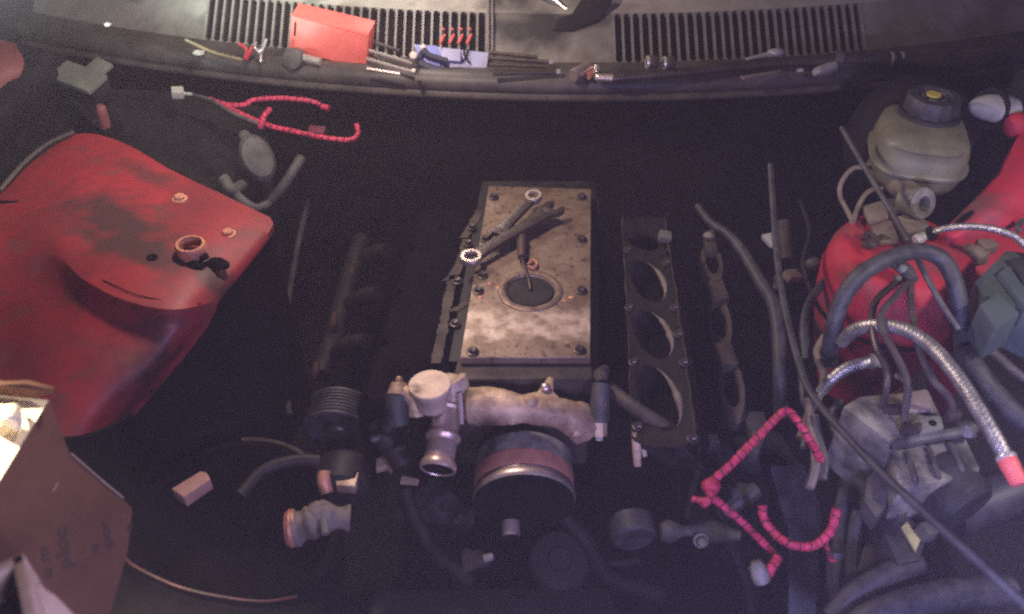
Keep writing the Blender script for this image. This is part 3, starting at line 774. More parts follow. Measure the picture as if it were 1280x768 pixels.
pl = thing('drive_pulley', 'large round belt pulley with a rusty band below the water pump', 'pulley', P(655, 600, .47))
pc = V((P(655, 560, .60).x, .935, .548)); r0 = .0775
AX = (0, -1, -.10)
bm = NB(); lathe(bm, pc, AX, [(.02, 0), (r0 * .95, 0), (r0, .004), (r0, .032), (r0 * .99, .033)], 56); part('belt_rim', bm, 'abs', pl)
bm = NB(); lathe(bm, pc, AX, [(r0 * .99, .033), (r0 * 1.015, .035), (r0 * 1.015, .060), (r0 * 1.0, .062)], 56); part('friction_band', bm, 'rust', pl)
bm = NB(); lathe(bm, pc, AX, [(r0 * .985, .062), (r0 * .985, .066), (r0 * 1.03, .071), (r0 * 1.03, .079), (r0 * 1.0, .083), (r0 * .98, .083)], 56); part('front_flange', bm, 'steel', pl)
bm = NB(); lathe(bm, pc, AX, [(r0 * 1.012, .0825), (r0 * 1.0, .0838), (r0 * .6, .080), (r0 * .3, .082), (.0, .082)], 40); part('face_plate', bm, 'hole', pl)  # unlit front face: its shade is put in as black
bm = NB(); q = P(639, 672, .52); lathe(bm, q, (.03, -1, -.25), [(0, -.12), (.010, -.12), (.010, -.024), (.0140, -.024), (.0140, -.004), (.0132, 0), (.0125, .0), (0, -.002)], 24, mi=lambda i: 1 if i < 2 or i > 4 else 0)
solo('hub_shaft', bm, ['steel', 'hole'], 'short silver shaft stub below the large pulley', 'shaft')
t = thing('alternator_bracket', 'small grey bolted bracket left of the silver shaft stub', 'bracket', P(595, 695, .5))
bm = NB(); prism(bm, [P(577, 690, .52), P(583, 684, .52), P(590, 688, .52), P(598, 686, .52), P(616, 694, .52), P(612, 702, .52), P(592, 706, .52), P(578, 712, .52)], (0, 0, -.014), .002); part('plate', bm, 'brownmetal', t)
bm = NB(); tube(bm, [P(604, 699, .525), P(616, 696, .525)], .006, 8); part('bolt', bm, 'abs', t)
bm = NB(); lathe(bm, V((P(788, 652, .53).x, P(788, 640, .55).y, .53)), (.1, -1, -.1), [(0, 0), (.034, 0), (.034, .03), (.030, .034), (.010, .03), (0, .03)], 28)
solo('idler_pulley', bm, 'rubber', 'small dark grey idler pulley right of the large one', 'pulley')

# left serpentine pulley
p2 = thing('serpentine_pulley', 'black ribbed serpentine pulley at the left front of the engine', 'pulley', P(430, 530, .5))
pc2 = P(422, 508, .60) + V((0, .035, -.035)); r2 = .054
prof = [(.0, 0), (r2 * .9, 0), (r2 * 1.04, .002), (r2 * 1.04, .006)]
for i in range(6):
    z = .008 + i * .0062; prof += [(r2, z), (r2, z + .0022), (r2 * .95, z + .0042)]
prof += [(r2, .0455), (r2 * 1.03, .047), (r2 * 1.03, .051), (r2 * .95, .053), (r2 * .9, .042), (r2 * .4, .04), (0, .045)]
bm = NB(); lathe(bm, pc2, (-.06, -1, -.15), prof, 48); part('rim', bm, 'rubber', p2)
bm = NB(); lathe(bm, pc2, (-.06, -1, -.15), [(0, .044), (.018, .044), (.018, .054), (.014, .058), (0, .058)], 20); part('hub', bm, 'darksteel', p2)
t = thing('power_steering_pump', 'dim metal pump with a pale mounting ear below the serpentine pulley', 'pump', P(430, 600, .48))
bm = NB(); lathe(bm, P(432, 580, .53), (0, -1, -.1), [(0, 0), (.04, 0), (.044, .01), (.044, .05), (.03, .06), (0, .06)], 28); part('body', bm, 'soot', t)
bm = NB(); prism(bm, [P(418, 590, .56), P(446, 577, .56), P(448, 592, .56), P(444, 608, .56), P(420, 607, .56)], (0, 0, -.02), .003); part('mounting_ear', bm, 'alu', t)
bm = NB(); tube(bm, [P(405, 590, .565), P(405, 602, .558), P(408, 616, .545)], .011, 12); part('fitting', bm, 'rust', t)
t = thing('tensioner', 'crusty reddish-grey tensioner at the lower left of the engine', 'tensioner', P(400, 650, .47))
bm = NB(); tube(bm, [P(364, 662, .575), P(385, 655, .578), P(405, 648, .58), P(438, 648, .575)], lambda f: .026 - .008 * f + .003 * math.sin(f * 20), 16); ellipsoid(bm, P(402, 644, .585), (.025, .02, .022), None, 14, .12, 8)
part('body', bm, 'dust', t)
bm = NB(); lathe(bm, P(370, 660, .576), (-1, -.15, 0), [(.027, 0), (.028, .008), (.024, .014), (.014, .014), (0, .010)], 20); part('end_cap', bm, 'rust', t)
bm = NB(); tube(bm, [P(402, 632, .60), P(407, 668, .59)], .006, 8); part('clamp', bm, 'palegrey', t)
def shard(px, z, mt, name, label, cat, th=.006):
    bm = NB(); prism(bm, [P(x, y, z) for x, y in px], (0, 0, -th), .001); return solo(name, bm, mt, label, cat)
shard([(470, 574), (484, 568), (490, 578), (490, 590), (482, 583), (470, 586)], .55, 'alu', 'bracket_ear', 'crescent of pale metal between the ribbed pulley and the pump pipe', 'bracket', .012)
shard([(502, 594), (524, 599), (522, 605), (500, 603)], .54, 'alu', 'metal_tab', 'small pale metal tab below the left of the outlet pipe', 'tab')
t = thing('belt_tensioner_arm', 'black lumpy tensioner arm between the ribbed pulley and the pump', 'tensioner', P(480, 545, .55))
bm = NB(); tube(bm, [P(470, 530, .61), P(480, 545, .60), P(492, 560, .58), P(505, 580, .56)], .020, 12); ellipsoid(bm, P(484, 533, .62), (.016, .016, .014), None, 12, .1, 2); part('arm', bm, 'soot', t)
bm = NB()
for px, py in ((482, 530), (500, 560), (470, 548)): ellipsoid(bm, P(px, py, .625 if py < 550 else .60), (.011, .007, .006), (0, 0, 30), 10)
part('cap', bm, 'greysteel', t)

# sender right of pump
t = thing('coolant_sensor', 'grey sensor with a pale tip, right of the water pump', 'sensor', P(750, 530, .6))
bm = NB(); tube(bm, [P(752, 480, .69), P(750, 500, .675), P(749, 528, .65)], lambda f: .014 + .002 * f, 12); part('body', bm, 'greysteel', t)
bm = NB(); tube(bm, [P(749, 524, .655), P(749, 545, .635)], .012, 6, 2); part('hex', bm, 'alu', t)
bm = NB(); tube(bm, [P(749, 543, .637), P(749, 551, .63)], .006, 10, 2); part('tip', bm, 'white', t)
bm = NB(); tube(bm, [P(752, 478, .69), P(748, 468, .69), P(757, 462, .685)], .008, 10); ellipsoid(bm, P(752, 470, .69), (.012, .01, .009), None, 10, .15, 3)
solo('coolant_fitting', bm, 'brownmetal', 'small brown fitting above the grey coolant sensor', 'fitting')
t = thing('injector', 'pale slim injector standing in front of the right cylinder head', 'injector', P(798, 570, .58))
bm = NB(); tube(bm, [P(796, 540, .655), P(796, 560, .635), P(797, 582, .61)], lambda f: .008 - .002 * f, 10); part('body', bm, 'alu', t)
bm = NB(); tube(bm, [P(801, 545, .65), P(806, 570, .62)], .004, 8); part('clip', bm, 'castpale', t)
bm = NB(); tube(bm, [P(762, 486, .67), P(790, 508, .675), P(825, 530, .67), P(868, 556, .65)], .011, 12)
solo('fuel_rail', bm, 'brownmetal', 'dim brown fuel rail slanting across the front of the right head', 'fuel rail')

# ------------------------------------------------------------------ exhaust manifold right
ex = thing('exhaust_manifold', 'brown exhaust manifold of three joined ovals, right of the cylinder head', 'exhaust manifold', P(905, 420, .55))
def oval(cx, cy, rx, ry, z, ang):
    bm = NB(); n = 30; c = P(cx, cy, z); a = (P(cx + rx, cy, z + .012) - c); b = (P(cx, cy - ry, z) - c)
    r = Matrix.Rotation(R(ang), 3, 'Z'); a = r @ a; b = r @ b
    rings = []
    for s, h in ((1.08, -.02), (1.08, -.004), (1.0, .002), (.66, .002), (.58, -.003), (.5, -.05)):
        rings.append([bm.verts.new(c + a * math.cos(6.2832 * k / n) * s + b * math.sin(6.2832 * k / n) * s + V((0, 0, h))) for k in range(n)])
    for i in range(len(rings) - 1):
        for k in range(n):
            f = bm.faces.new((rings[i][k], rings[i][(k + 1) % n], rings[i + 1][(k + 1) % n], rings[i + 1][k])); f.material_index = 1 if i > 3 else 0
    bm.faces.new(rings[-1]).material_index = 1
    return rough(bm, .0022, 55)
for cx, cy, rx, ry in ((890, 328, 12, 22), (899, 402, 14, 32), (914, 484, 15, 38)):
    part('port_flange', oval(cx, cy, rx, ry, .60, 6), ['brownmetal', 'hole'], ex)
for q4 in ([(886, 350), (903, 348), (912, 372), (896, 376)], [(893, 428), (914, 428), (924, 455), (904, 456)], [(880, 290), (892, 285), (897, 312), (882, 312)]):
    bm = NB(); prism(bm, [P(x, y, .62) for x, y in q4], (0, 0, -.02), .002); part('web', bm, 'brownmetal', ex)
bm = NB(); ellipsoid(bm, P(885, 295, .63), (.010, .008, .008), None, 10, .2, 6); part('bolt', bm, 'dust', ex)
bm = NB(); prism(bm, [P(925, 512, .6), P(955, 514, .6), P(962, 535, .6), P(948, 568, .6), P(936, 560, .6), P(940, 540, .6)], (0, 0, -.03), .004)
solo('heat_shield', bm, 'greysteel', 'grey bent heat shield piece in front of the exhaust manifold', 'heat shield')
bm = NB(); box(bm, P(905, 570, .55), (.03, .03, .02), (0, 0, 15)); box(bm, P(890, 556, .56), (.018, .02, .03), (0, 0, 5))
solo('mount_bracket', bm, 'plastic', 'dim black bracket between the fuel rail and the pink loom', 'bracket')

# ------------------------------------------------------------------ right middle: hoses, rods
bm = NB(); tube(bm, [P(872, 258, .74), P(888, 278, .742), P(910, 293, .74), P(930, 318, .73), P(950, 352, .72), P(966, 378, .71), P(973, 420, .69), P(975, 470, .66), P(976, 520, .6)], lambda f: .0065 + .005 * min(1, f * 1.6), 12)
solo('vacuum_hose', bm, 'rubber', 'worn black hose curving down right of the exhaust manifold', 'hose')
bm = NB(); tube(bm, [P(963, 206, .86), P(967, 270, .82), P(972, 330, .80), P(982, 390, .79), P(996, 445, .785), P(1014, 492, .79), P(1058, 545, .80), P(1105, 594, .82), P(1150, 636, .835), P(1215, 695, .85), P(1295, 768, .86)], .0052, 10)
solo('control_cable', bm, 'rubber', 'long thin black cable running from the cowl side to the lower right corner', 'cable')
bm = NB(); tube(bm, [P(1052, 160, .90), P(1075, 200, .885), P(1105, 250, .87), P(1136, 302, .855)], .0045, 10)
solo('prop_rod', bm, 'greysteel', 'straight grey rod slanting in front of the brake fluid tank', 'rod')
t = thing('ignition_coil', 'brown upright coil with a metal bracket, right of the thin cable', 'coil', P(982, 310, .6))
bm = NB(); tube(bm, [P(978, 278, .70), P(984, 325, .66)], .0145, 14, 4); part('body', bm, 'brownmetal', t)
bm = NB(); box(bm, P(990, 345, .645), (.030, .022, .016), (10, 10, 25), .003); box(bm, P(972, 353, .63), (.014, .03, .014), (0, 10, -12), .003); part('bracket', bm, 'dust', t)
bm = NB(); prism(bm, [P(952, 293, .69), P(967, 290, .69), P(968, 305, .69), P(963, 305, .69)], (0, 0, -.01), .002); part('tag', bm, 'white', t)
bm = NB(); ellipsoid(bm, P(1018, 330, .67), (.017, .012, .013)); solo('rubber_bung', bm, 'greysteel', 'small grey rounded bung left of the right red tower', 'bung')
bm = NB(); tube(bm, [P(1032, 350, .72), P(1012, 378, .71), P(1005, 410, .70), P(1008, 450, .68)], .0075, 10)
solo('breather_hose', bm, 'rubber', 'short grey hose curving along the left of the red tower', 'hose')
rnd = random.Random(12)
wires = [((1002, 468), (1004, 500), (1012, 520), (1004, 560)), ((1022, 450), (1030, 470), (1024, 495), (1010, 520), (1000, 548)), ((1018, 520), (1022, 545), (1030, 575), (1028, 600)),
         ((1030, 420), (1020, 440), (1028, 462), (1035, 480)), ((1050, 500), (1040, 520), (1044, 545), (1040, 560)), ((1010, 500), (1016, 540), (1020, 580), (1012, 610))]
wl = ['leftmost loose grey wire, hanging behind the thin black cable', 'longest loose grey wire, curving above the peak of the pink loom', 'short loose wire dropping past the end of the pink loom',
      'loose grey wire highest in the tangle, below the thick hose arch', 'loose grey wire hugging the left corner of the brake unit', 'lowest loose wire, hanging down beside the pink loom peak']
for i, wv in enumerate(wires):
    bm = NB(); tube(bm, [P(x, y, .71 - .012 * k) for k, (x, y) in enumerate(wv)], .0048 + .001 * (i % 3), 8)
    solo('grey_wire', bm, 'greysteel' if i % 2 == 0 else 'dust', wl[i], 'wire', 'loose grey wires')
bm = NB(); prism(bm, [P(962, 582, .56), P(1005, 580, .56), P(1030, 640, .52), P(1020, 768, .45), P(985, 768, .45), P(985, 660, .50)], (0, 0, -.02), .004)
solo('support_bracket', bm, 'plastic', 'dark grey sloping support bracket behind the pink U-shaped loom', 'bracket')
t = thing('radiator_mount', 'dim grey mount with a silver bolt, left of the pink loom knot', 'mount', P(860, 665, .5))
bm = NB(); tube(bm, [P(826, 665, .53), P(850, 664, .53), P(880, 664, .53), P(925, 670, .53)], lambda f: .013 + .005 * math.sin(f * 11), 12); part('bar', bm, 'grime', t)
q = P(876, 676, .535); bb3 = bolt_bm(.008, .012); b9 = part('bolt', bb3, 'palegrey', t, origin=(0, 0, 0)); b9.location = q - ORI[t]; b9.rotation_euler = (R(50), 0, 0)
bm = NB(); tube(bm, [P(905, 640, .6), P(930, 622, .62), P(945, 612, .625)], .012, 10); ellipsoid(bm, P(928, 618, .62), (.02, .016, .014), None, 12, .15, 2)
solo('sensor_plug', bm, 'rubber', 'black rubber sensor plug behind the pink loom knot', 'plug')
bm = NB()
for a_, b_ in (((1060, 600), (1050, 700)), ((1075, 640), (1066, 740)), ((1045, 690), (1052, 768))): tube(bm, [P(*a_, .6), P((a_[0] + b_[0]) / 2 - 4, (a_[1] + b_[1]) / 2, .57), P(*b_, .55)], .012, 10)
solo('dark_harness', bm, 'rubber', 'bundle of thick black cables in front of the anti-lock brake unit', 'cable')

# ------------------------------------------------------------------ right strut tower
rt = thing('strut_tower', 'red domed strut tower with a dusty top plate, on the right', 'car body', P(1130, 340, .45))
tc_ = P(1128, 300, .79) + V((0, -.02, 0))
bm = NB(); lathe(bm, tc_, (0, -.04, 1), [(0, 0), (.055, 0), (.094, -.003), (.108, -.010), (.116, -.026), (.122, -.06), (.119, -.12), (.103, -.20), (.07, -.32)], 64)
part('dome', bm, 'red_clean', rt, ang=70)
bm = NB(); q = tc_
tube(bm, [q + V((.126 * math.cos(a), .126 * math.sin(a), -.115)) for a in [R(x) for x in range(150, 300, 12)]], .003, 6); part('seam', bm, 'hole', rt)
pcs = [[(1076, 262), (1104, 254), (1110, 276), (1086, 284)], [(1107, 253), (1126, 251), (1140, 264), (1112, 274)], [(1087, 287), (1112, 279), (1124, 306), (1098, 308)], [(1114, 277), (1142, 268), (1160, 284), (1158, 296), (1130, 304)]]
for pc_ in pcs:
    bm = NB(); prism(bm, [P(x, y, .796) for x, y in pc_], (0, 0, .008), .003); part('top_plate', bm, 'dust', rt)
bm = NB(); tube(bm, [P(1080, 300, .80), P(1085, 292, .803), P(1096, 300, .803), P(1103, 296, .803), P(1110, 300, .803)], .005, 8); ellipsoid(bm, P(1088, 305, .80), (.013, .010, .008), None, 10, .2, 9)
part('clip', bm, 'brownmetal', rt)
fr = thing('fender_rail', 'bright red inner fender rail at the right edge', 'car body', P(1240, 260, .7))
rows = [[P(1172, 296, .80), P(1205, 262, .82), P(1240, 226, .845), P(1262, 190, .865), P(1275, 165, .87)],
        [P(1190, 300, .80), P(1222, 275, .825), P(1255, 245, .85), P(1285, 208, .87), P(1310, 180, .875)],
        [P(1205, 306, .785), P(1238, 292, .805), P(1270, 268, .83), P(1305, 240, .85), P(1340, 205, .86)],
        [P(1215, 345, .74), P(1250, 335, .75), P(1285, 320, .76), P(1320, 300, .78), P(1360, 270, .80)],
        [P(1225, 430, .66), P(1262, 430, .66), P(1300, 420, .66), P(1340, 400, .68), P(1400, 360, .70)]]
bm = sheet(NB(), rows, 5, drop_left=.25, drop_back=.2); part('body', bm, 'red_clean', fr, ang=70)
bm = NB(); q = P(1206, 271, .8235)
for k in (0,): 
    n_ = 16; pl_ = [q + V((.017 * math.cos(6.2832 * i / n_) * .94 - .007 * math.sin(6.2832 * i / n_) * -.3, .007 * math.sin(6.2832 * i / n_) + .008 * math.cos(6.2832 * i / n_), .007 * math.cos(6.2832 * i / n_))) for i in range(n_)]
    prism(bm, pl_, (0, 0, -.006))
part('slot_patch', bm, 'hole', fr)  # raised black oval standing in for the dark of an open slot
bm = NB(); tube(bm, [P(1276, 290, .822), P(1272, 284, .826), P(1278, 276, .83)], .005, 8); part('clip', bm, 'greysteel', fr)
bm = NB(); ellipsoid(bm, P(1216, 318, .775), (.028, .022, .016), None, 14, .14, 11); box(bm, P(1232, 308, .785), (.03, .026, .02), (10, 0, 20), .005)
solo('earth_block', bm, 'dust', 'dusty beige lump of a bracket below the silver hose on the right', 'bracket')

# ------------------------------------------------------------------ brake master cylinder
mc = thing('brake_fluid_tank', 'yellowish translucent brake fluid tank with a black screw cap', 'tank', P(1150, 230, .78))
tcn = P(1150, 180, .86)
def sect(sx, sy, z, off=(0, 0), n=36, e=3.2):
    out = []
    for k in range(n):
        a = 2 * math.pi * k / n; ca, sa = math.cos(a), math.sin(a)
        x = math.copysign(abs(ca) ** (2 / e), ca) * sx; y = math.copysign(abs(sa) ** (2 / e), sa) * sy
        v = Matrix.Rotation(R(-14), 3, 'Z') @ V((x, y, 0))
        out.append(V((tcn.x + v.x + off[0], tcn.y + v.y + off[1], z)))
    return out
def loft(bm, secs):
    rs = [[bm.verts.new(p) for p in s] for s in secs]; n = len(rs[0])
    for i in range(len(rs) - 1):
        for k in range(n): bm.faces.new((rs[i][k], rs[i][(k + 1) % n], rs[i + 1][(k + 1) % n], rs[i + 1][k]))
    bm.faces.new(rs[0][::-1]); bm.faces.new(rs[-1]); return bm
bm = loft(NB(), [sect(.058, .070, .800), sect(.068, .079, .805), sect(.074, .083, .816), sect(.076, .085, .835), sect(.077, .086, .837)])
part('lower_shell', bm, 'tank', mc, ang=50)
bm = loft(NB(), [sect(.0825, .091, .837), sect(.0835, .092, .840), sect(.0835, .092, .843), sect(.0815, .090, .846)]); part('seam_flange', bm, 'tank', mc, ang=60)
bm = loft(NB(), [sect(.078, .087, .846), sect(.078, .086, .866), sect(.075, .083, .880), sect(.070, .091, .889), sect(.058, .078, .896), sect(.03, .04, .899)]); part('upper_shell', bm, 'tank', mc, ang=60)
capc = P(1163, 138, .905)
bm = NB(); lathe(bm, V((capc.x, capc.y, .893)), (0, 0, 1), [(.052, 0), (.054, .004), (.054, .012), (.047, .012)], 48); part('neck_ring', bm, 'plastic', mc)
bm = NB(); lathe(bm, V((capc.x, capc.y, .905)), (0, 0, 1), [(.046, 0), (.047, .004), (.046, .024), (.042, .029), (.030, .030), (.028, .027), (.014, .027), (0, .027)], 72, rf=lambda k, h: 1 if h > .0285 or (k // 3) % 2 else .955)
cp = part('screw_cap', bm, 'rubber', mc)
bm = NB(); lathe(bm, V((capc.x, capc.y + .006, .9325)), (0, 0, 1), [(0, .0012), (.012, .0012), (.0126, .0004), (.0126, -.001)], 24); part('yellow_mark', bm, 'yellow', cp)
bm = NB()
for i in range(5): tube(bm, [V((capc.x + .020 * math.cos(a), capc.y + .020 * math.sin(a), .9327)) for a in [R(70 * i + 10 + 8 * j) for j in range(6)]], .0011, 6, 2)
part('lettering', bm, 'abs', cp)
cyl = thing('brake_master_cylinder', 'dusty grey brake master cylinder under the fluid tank', 'brake cylinder', P(1130, 250, .72))
a, b = P(1098, 208, .80), P(1146, 251, .822)
bm = NB(); tube(bm, [a, a.lerp(b, .5), b], .021, 20); part('barrel', bm, 'dust', cyl)
d = V((.35, -.78, .35)).normalized()
bm = NB(); lathe(bm, P(1150, 254, .83), d, [(.0, -.03), (.024, -.03), (.026, -.004), (.027, .006), (.024, .010), (.013, .010), (.0115, .006), (.0115, -.02), (0, -.02)], 32, mi=lambda i: 1 if i > 6 else 0); part('end_nut', bm, ['abs', 'hole'], cyl)
bm = NB(); lathe(bm, P(1101, 210, .80), V((-.2, -.7, .6)), [(.026, -.01), (.027, .006), (.015, .008), (.013, 0), (.013, -.01)], 24); part('flange_ring', bm, 'dust', cyl)
bm = NB(); box(bm, P(1118, 228, .78), (.03, .03, .03), (10, 10, 40), .004); part('port_boss', bm, 'abs', cyl)
bm = NB(); lathe(bm, V((.78, 1.52, .79)), (.12, -1, .18), [(0, .05), (.04, .05), (.06, .035), (.115, .03), (.125, .015), (.128, 0), (.12, -.05), (.0, -.06)], 48)
solo('brake_booster', bm, 'black', 'round black brake booster behind the brake fluid tank', 'brake booster')
for lbl, pts in (('left thin grey brake pipe looping up beside the master cylinder', [(1102, 212, .80), (1085, 210, .82), (1066, 211, .83), (1052, 228, .82), (1050, 245, .81), (1058, 262, .80), (1066, 278, .80)]),
                 ('right thin grey brake pipe looping up beside the master cylinder', [(1112, 238, .79), (1095, 236, .81), (1082, 243, .815), (1073, 258, .805), (1066, 278, .80)])):
    bm = NB(); tube(bm, [P(*p) for p in pts], .0042, 10); solo('brake_pipe', bm, 'dust', lbl, 'brake pipe', 'brake pipes from the master cylinder')
t = thing('washer_bottle', 'grubby white bottle with black straps at the upper right', 'bottle', P(1250, 140, .84))
wc = P(1250, 136, .885)
rm = Matrix.Rotation(R(-40), 3, 'Z')
bm = NB()
ellipsoid(bm, wc, (.055, .028, .026), (0, 0, -12), 22); part('body', bm, 'white', t)
for off in (-.018, .013):
    bm = NB(); c = wc + V((off, 0, 0)); ax = V((.78, .55, -.1)).normalized()
    m_ = frame(ax); pts = [c + m_ @ V((.031 * math.cos(6.2832 * k / 20), .0345 * math.sin(6.2832 * k / 20), 0)) for k in range(21)]
    tube(bm, pts, .005, 8, 2); part('strap', bm, 'black', t)
t = thing('red_cap', 'glossy red rounded cap in front of the white bottle', 'cap', P(1270, 160, .85))
bm = NB(); ellipsoid(bm, P(1271, 157, .875), (.022, .022, .024), None, 20); part('dome', bm, 'red_clean', t)
bm = NB(); box(bm, P(1266, 139, .888), (.028, .014, .012), (0, 0, 25), .003); part('tab', bm, 'redplastic', t)

# ------------------------------------------------------------------ hoses over the right tower
def hose(name, pts, r, m, label, cat='hose', seg=14, **k):
    bm = NB(); tube(bm, [P(*p) for p in pts], r, seg, **k); return solo(name, bm, m, label, cat)
hose('coolant_hose', [(1036, 452, .72), (1040, 420, .78), (1052, 376, .83), (1078, 342, .865), (1115, 322, .875), (1150, 314, .87), (1178, 325, .86), (1194, 355, .84), (1200, 395, .80), (1204, 440, .74), (1206, 480, .66)], .0125, 'rubber', 'thick black hose arching over the right red tower', seg=16)
def braided(pts, r):
    bm = NB(); N_ = 8
    rf = lambda s, a: 1 + .05 * (math.sin(N_ * a + s * 1000) + math.sin(N_ * a - s * 1000))
    tube(bm, [P(*p) for p in pts], r, 32, step=.0016, rf=rf, n=10); return bm
def fitting(bm, p, q, r0_, r1_):
    d = q - p; lathe(bm, p, d, [(0, 0), (r0_, 0), (r0_ * 1.1, .002), (r0_ * 1.1, d.length * .35), (r1_, d.length * .4), (r1_ * .95, d.length * .9), (r1_ * .7, d.length), (0, d.length)], 12); return bm
t = thing('braided_hose', 'long silver braided hose arching to a red fitting at the right edge', 'hose', P(1180, 450, .75))
bp_ = [(1052, 428, .78), (1068, 413, .815), (1095, 407, .84), (1130, 412, .855), (1165, 434, .86), (1196, 470, .86), (1222, 510, .855), (1244, 548, .845), (1259, 576, .835)]
part('braid', braided(bp_, .0092), 'braid', t)
bm = fitting(NB(), P(1258, 573, .836), P(1275, 606, .825), .0105, .011); part('end_fitting', bm, 'redplastic', t, 'red anodised end fitting')
bm = fitting(NB(), P(1256, 569, .837), P(1263, 582, .833), .0112, .0115); part('collar', bm, 'chrome', t)
t = thing('braided_hose', 'short silver braided hose behind the anti-lock brake unit', 'hose', P(1065, 460, .72))
part('braid', braided([(1026, 490, .72), (1040, 474, .745), (1060, 460, .76), (1082, 453, .765), (1090, 452, .765)], .0085), 'braid', t)
bm = fitting(NB(), P(1085, 452, .765), P(1103, 452, .765), .0105, .010); part('end_fitting', bm, 'abs', t)
t = thing('steel_hose', 'shiny grey hose curving over the red rail on the right', 'hose', P(1220, 290, .78))
bm = NB(); tube(bm, [P(*p) for p in ((1150, 297, .825), (1166, 290, .835), (1195, 284, .85), (1225, 284, .86), (1255, 290, .865), (1274, 300, .86), (1300, 325, .85))], .0058, 12, rf=lambda s, a: 1 + .05 * math.sin(s * 2500), step=.0009); part('hose', bm, 'braid', t)
bm = fitting(NB(), P(1144, 301, .822), P(1160, 292, .83), .008, .0085); part('end_fitting', bm, 'white', t)
bm = NB(); lathe(bm, P(1160, 293, .83), P(1168, 290, .836) - P(1160, 293, .83), [(.006, 0), (.011, 0), (.011, .009), (.006, .009)], 14); part('clamp', bm, 'black', t)

for lbl, pts, m, r in (
  ('dark brake pipe bending down onto the left port of the brake unit', [(1132, 345, .84), (1112, 360, .845), (1094, 378, .845), (1090, 405, .84), (1096, 436, .83), (1108, 460, .82), (1108, 485, .80), (1102, 510, .765)], 'darksteel', .0052),
  ('dark brake pipe crossing in front of the first on the brake unit', [(1138, 350, .85), (1120, 370, .86), (1102, 392, .86), (1104, 415, .85), (1122, 448, .84), (1134, 478, .82), (1132, 510, .79), (1128, 535, .762)], 'brownmetal', .005),
  ('grey brake pipe sweeping to the right port of the brake unit', [(1140, 345, .85), (1138, 375, .855), (1142, 402, .855), (1150, 440, .84), (1166, 475, .825), (1182, 492, .81), (1190, 508, .79), (1184, 524, .762)], 'brownmetal', .005),
  ('pale brake pipe rising from the middle of the brake unit', [(1122, 470, .80), (1130, 474, .81), (1136, 486, .81), (1134, 505, .79), (1126, 538, .762)], 'dust', .0045),
  ('straight thin pipe running down the front of the right red tower', [(1146, 322, .86), (1160, 350, .855), (1178, 382, .84), (1198, 412, .82)], 'greysteel', .0045)):
    hose('brake_pipe', pts, r, m, lbl, 'brake pipe', 10)
t = thing('hose_junction', 'grey hose junction under the arch of the thick black hose', 'fitting', P(1130, 345, .8))
bm = NB(); tube(bm, [P(1118, 328, .85), P(1132, 338, .855), P(1140, 352, .85)], .010, 12); part('elbow', bm, 'greysteel', t)
bm = NB(); ellipsoid(bm, P(1128, 336, .86), (.008, .008, .007)); ellipsoid(bm, P(1122, 348, .85), (.006, .006, .005)); part('nub', bm, 'palegrey', t)
hose('harness_cable', [(1205, 440, .76), (1225, 470, .75), (1260, 510, .72), (1300, 540, .70)], .016, 'rubber', 'thick black cable behind the long braided hose', 'cable')
hose('harness_cable', [(1210, 420, .70), (1240, 440, .69), (1275, 470, .68), (1310, 490, .67)], .008, 'greysteel', 'thin grey cable behind the braided hose near the right edge', 'cable')

# ------------------------------------------------------------------ fuse box cover
fb = thing('fuse_box', 'grey-green fuse box with an angled lid at the right edge', 'fuse box', P(1255, 370, .74))
bm = NB(); prism(bm, [P(1218, 352, .84), P(1258, 312, .84), P(1300, 318, .84), P(1310, 400, .84), P(1272, 382, .84), P(1240, 388, .84)], (0, 0, -.08), .005); part('lid', bm, 'green', fb)
bm = NB(); prism(bm, [P(1224, 380, .855), P(1248, 364, .855), P(1276, 392, .855), P(1244, 411, .855)], (0, 0, -.06), .004); part('relay', bm, 'green', fb)
bm = NB(); prism(bm, [P(1248, 340, .85), P(1262, 330, .85), P(1292, 375, .85), P(1282, 384, .85)], (0, 0, -.04), .004); part('latch', bm, 'green', fb)
bm = NB(); prism(bm, [P(1264, 322, .852), P(1300, 318, .852), P(1300, 352, .852), P(1280, 348, .852)], (0, 0, -.02), .003); part('label_recess', bm, 'plastic', fb)

# ------------------------------------------------------------------ ABS unit
ab = thing('brake_control_unit', 'dusty grey anti-lock brake unit with pipes on top, lower right', 'brake unit', P(1120, 560, .62))
bm = NB(); prism(bm, [P(1054, 508, .76), P(1074, 496, .76), P(1160, 487, .76), P(1180, 528, .76), P(1111, 552, .76)], (0, 0, -.12), .003); part('block', bm, 'abs', ab)
bm = NB(); prism(bm, [P(1110, 495, .766), P(1158, 486, .766), P(1168, 512, .766), P(1128, 516, .766), P(1112, 508, .766)], (0, 0, -.005), .002); part('top_plate', bm, 'dust', ab)
bm = NB(); prism(bm, [P(1132, 532, .768), P(1148, 522, .768), P(1176, 518, .768), P(1180, 534, .768), P(1150, 542, .768)], (0, 0, -.008), .002); part('tab', bm, 'palegrey', ab)
bm = NB(); lathe(bm, P(1166, 529, .769), (0, 0, 1), [(0, .0005), (.005, .0005), (.0052, -.002)], 14); part('bolt', bm, 'hole', ab)
for pts in (((1102, 512), (1127, 511), (1129, 518), (1104, 519)), ((1122, 537), (1150, 535), (1150, 544), (1124, 546)), ((1180, 522), (1198, 518), (1200, 526), (1184, 530))):
    bm = NB(); prism(bm, [P(x, y, .765) for x, y in pts], (0, 0, .012), .003); part('port_nut', bm, 'darksteel', ab)
bm = NB(); tube(bm, [P(1112, 556, .75), P(1150, 548, .755), P(1200, 540, .755)], .008, 10); tube(bm, [P(1200, 530, .755), P(1212, 545, .745)], .010, 10); ellipsoid(bm, P(1208, 537, .755), (.015, .014, .012), None, 12, .15, 4); part('clamp_bar', bm, 'greysteel', ab)
bm = NB()
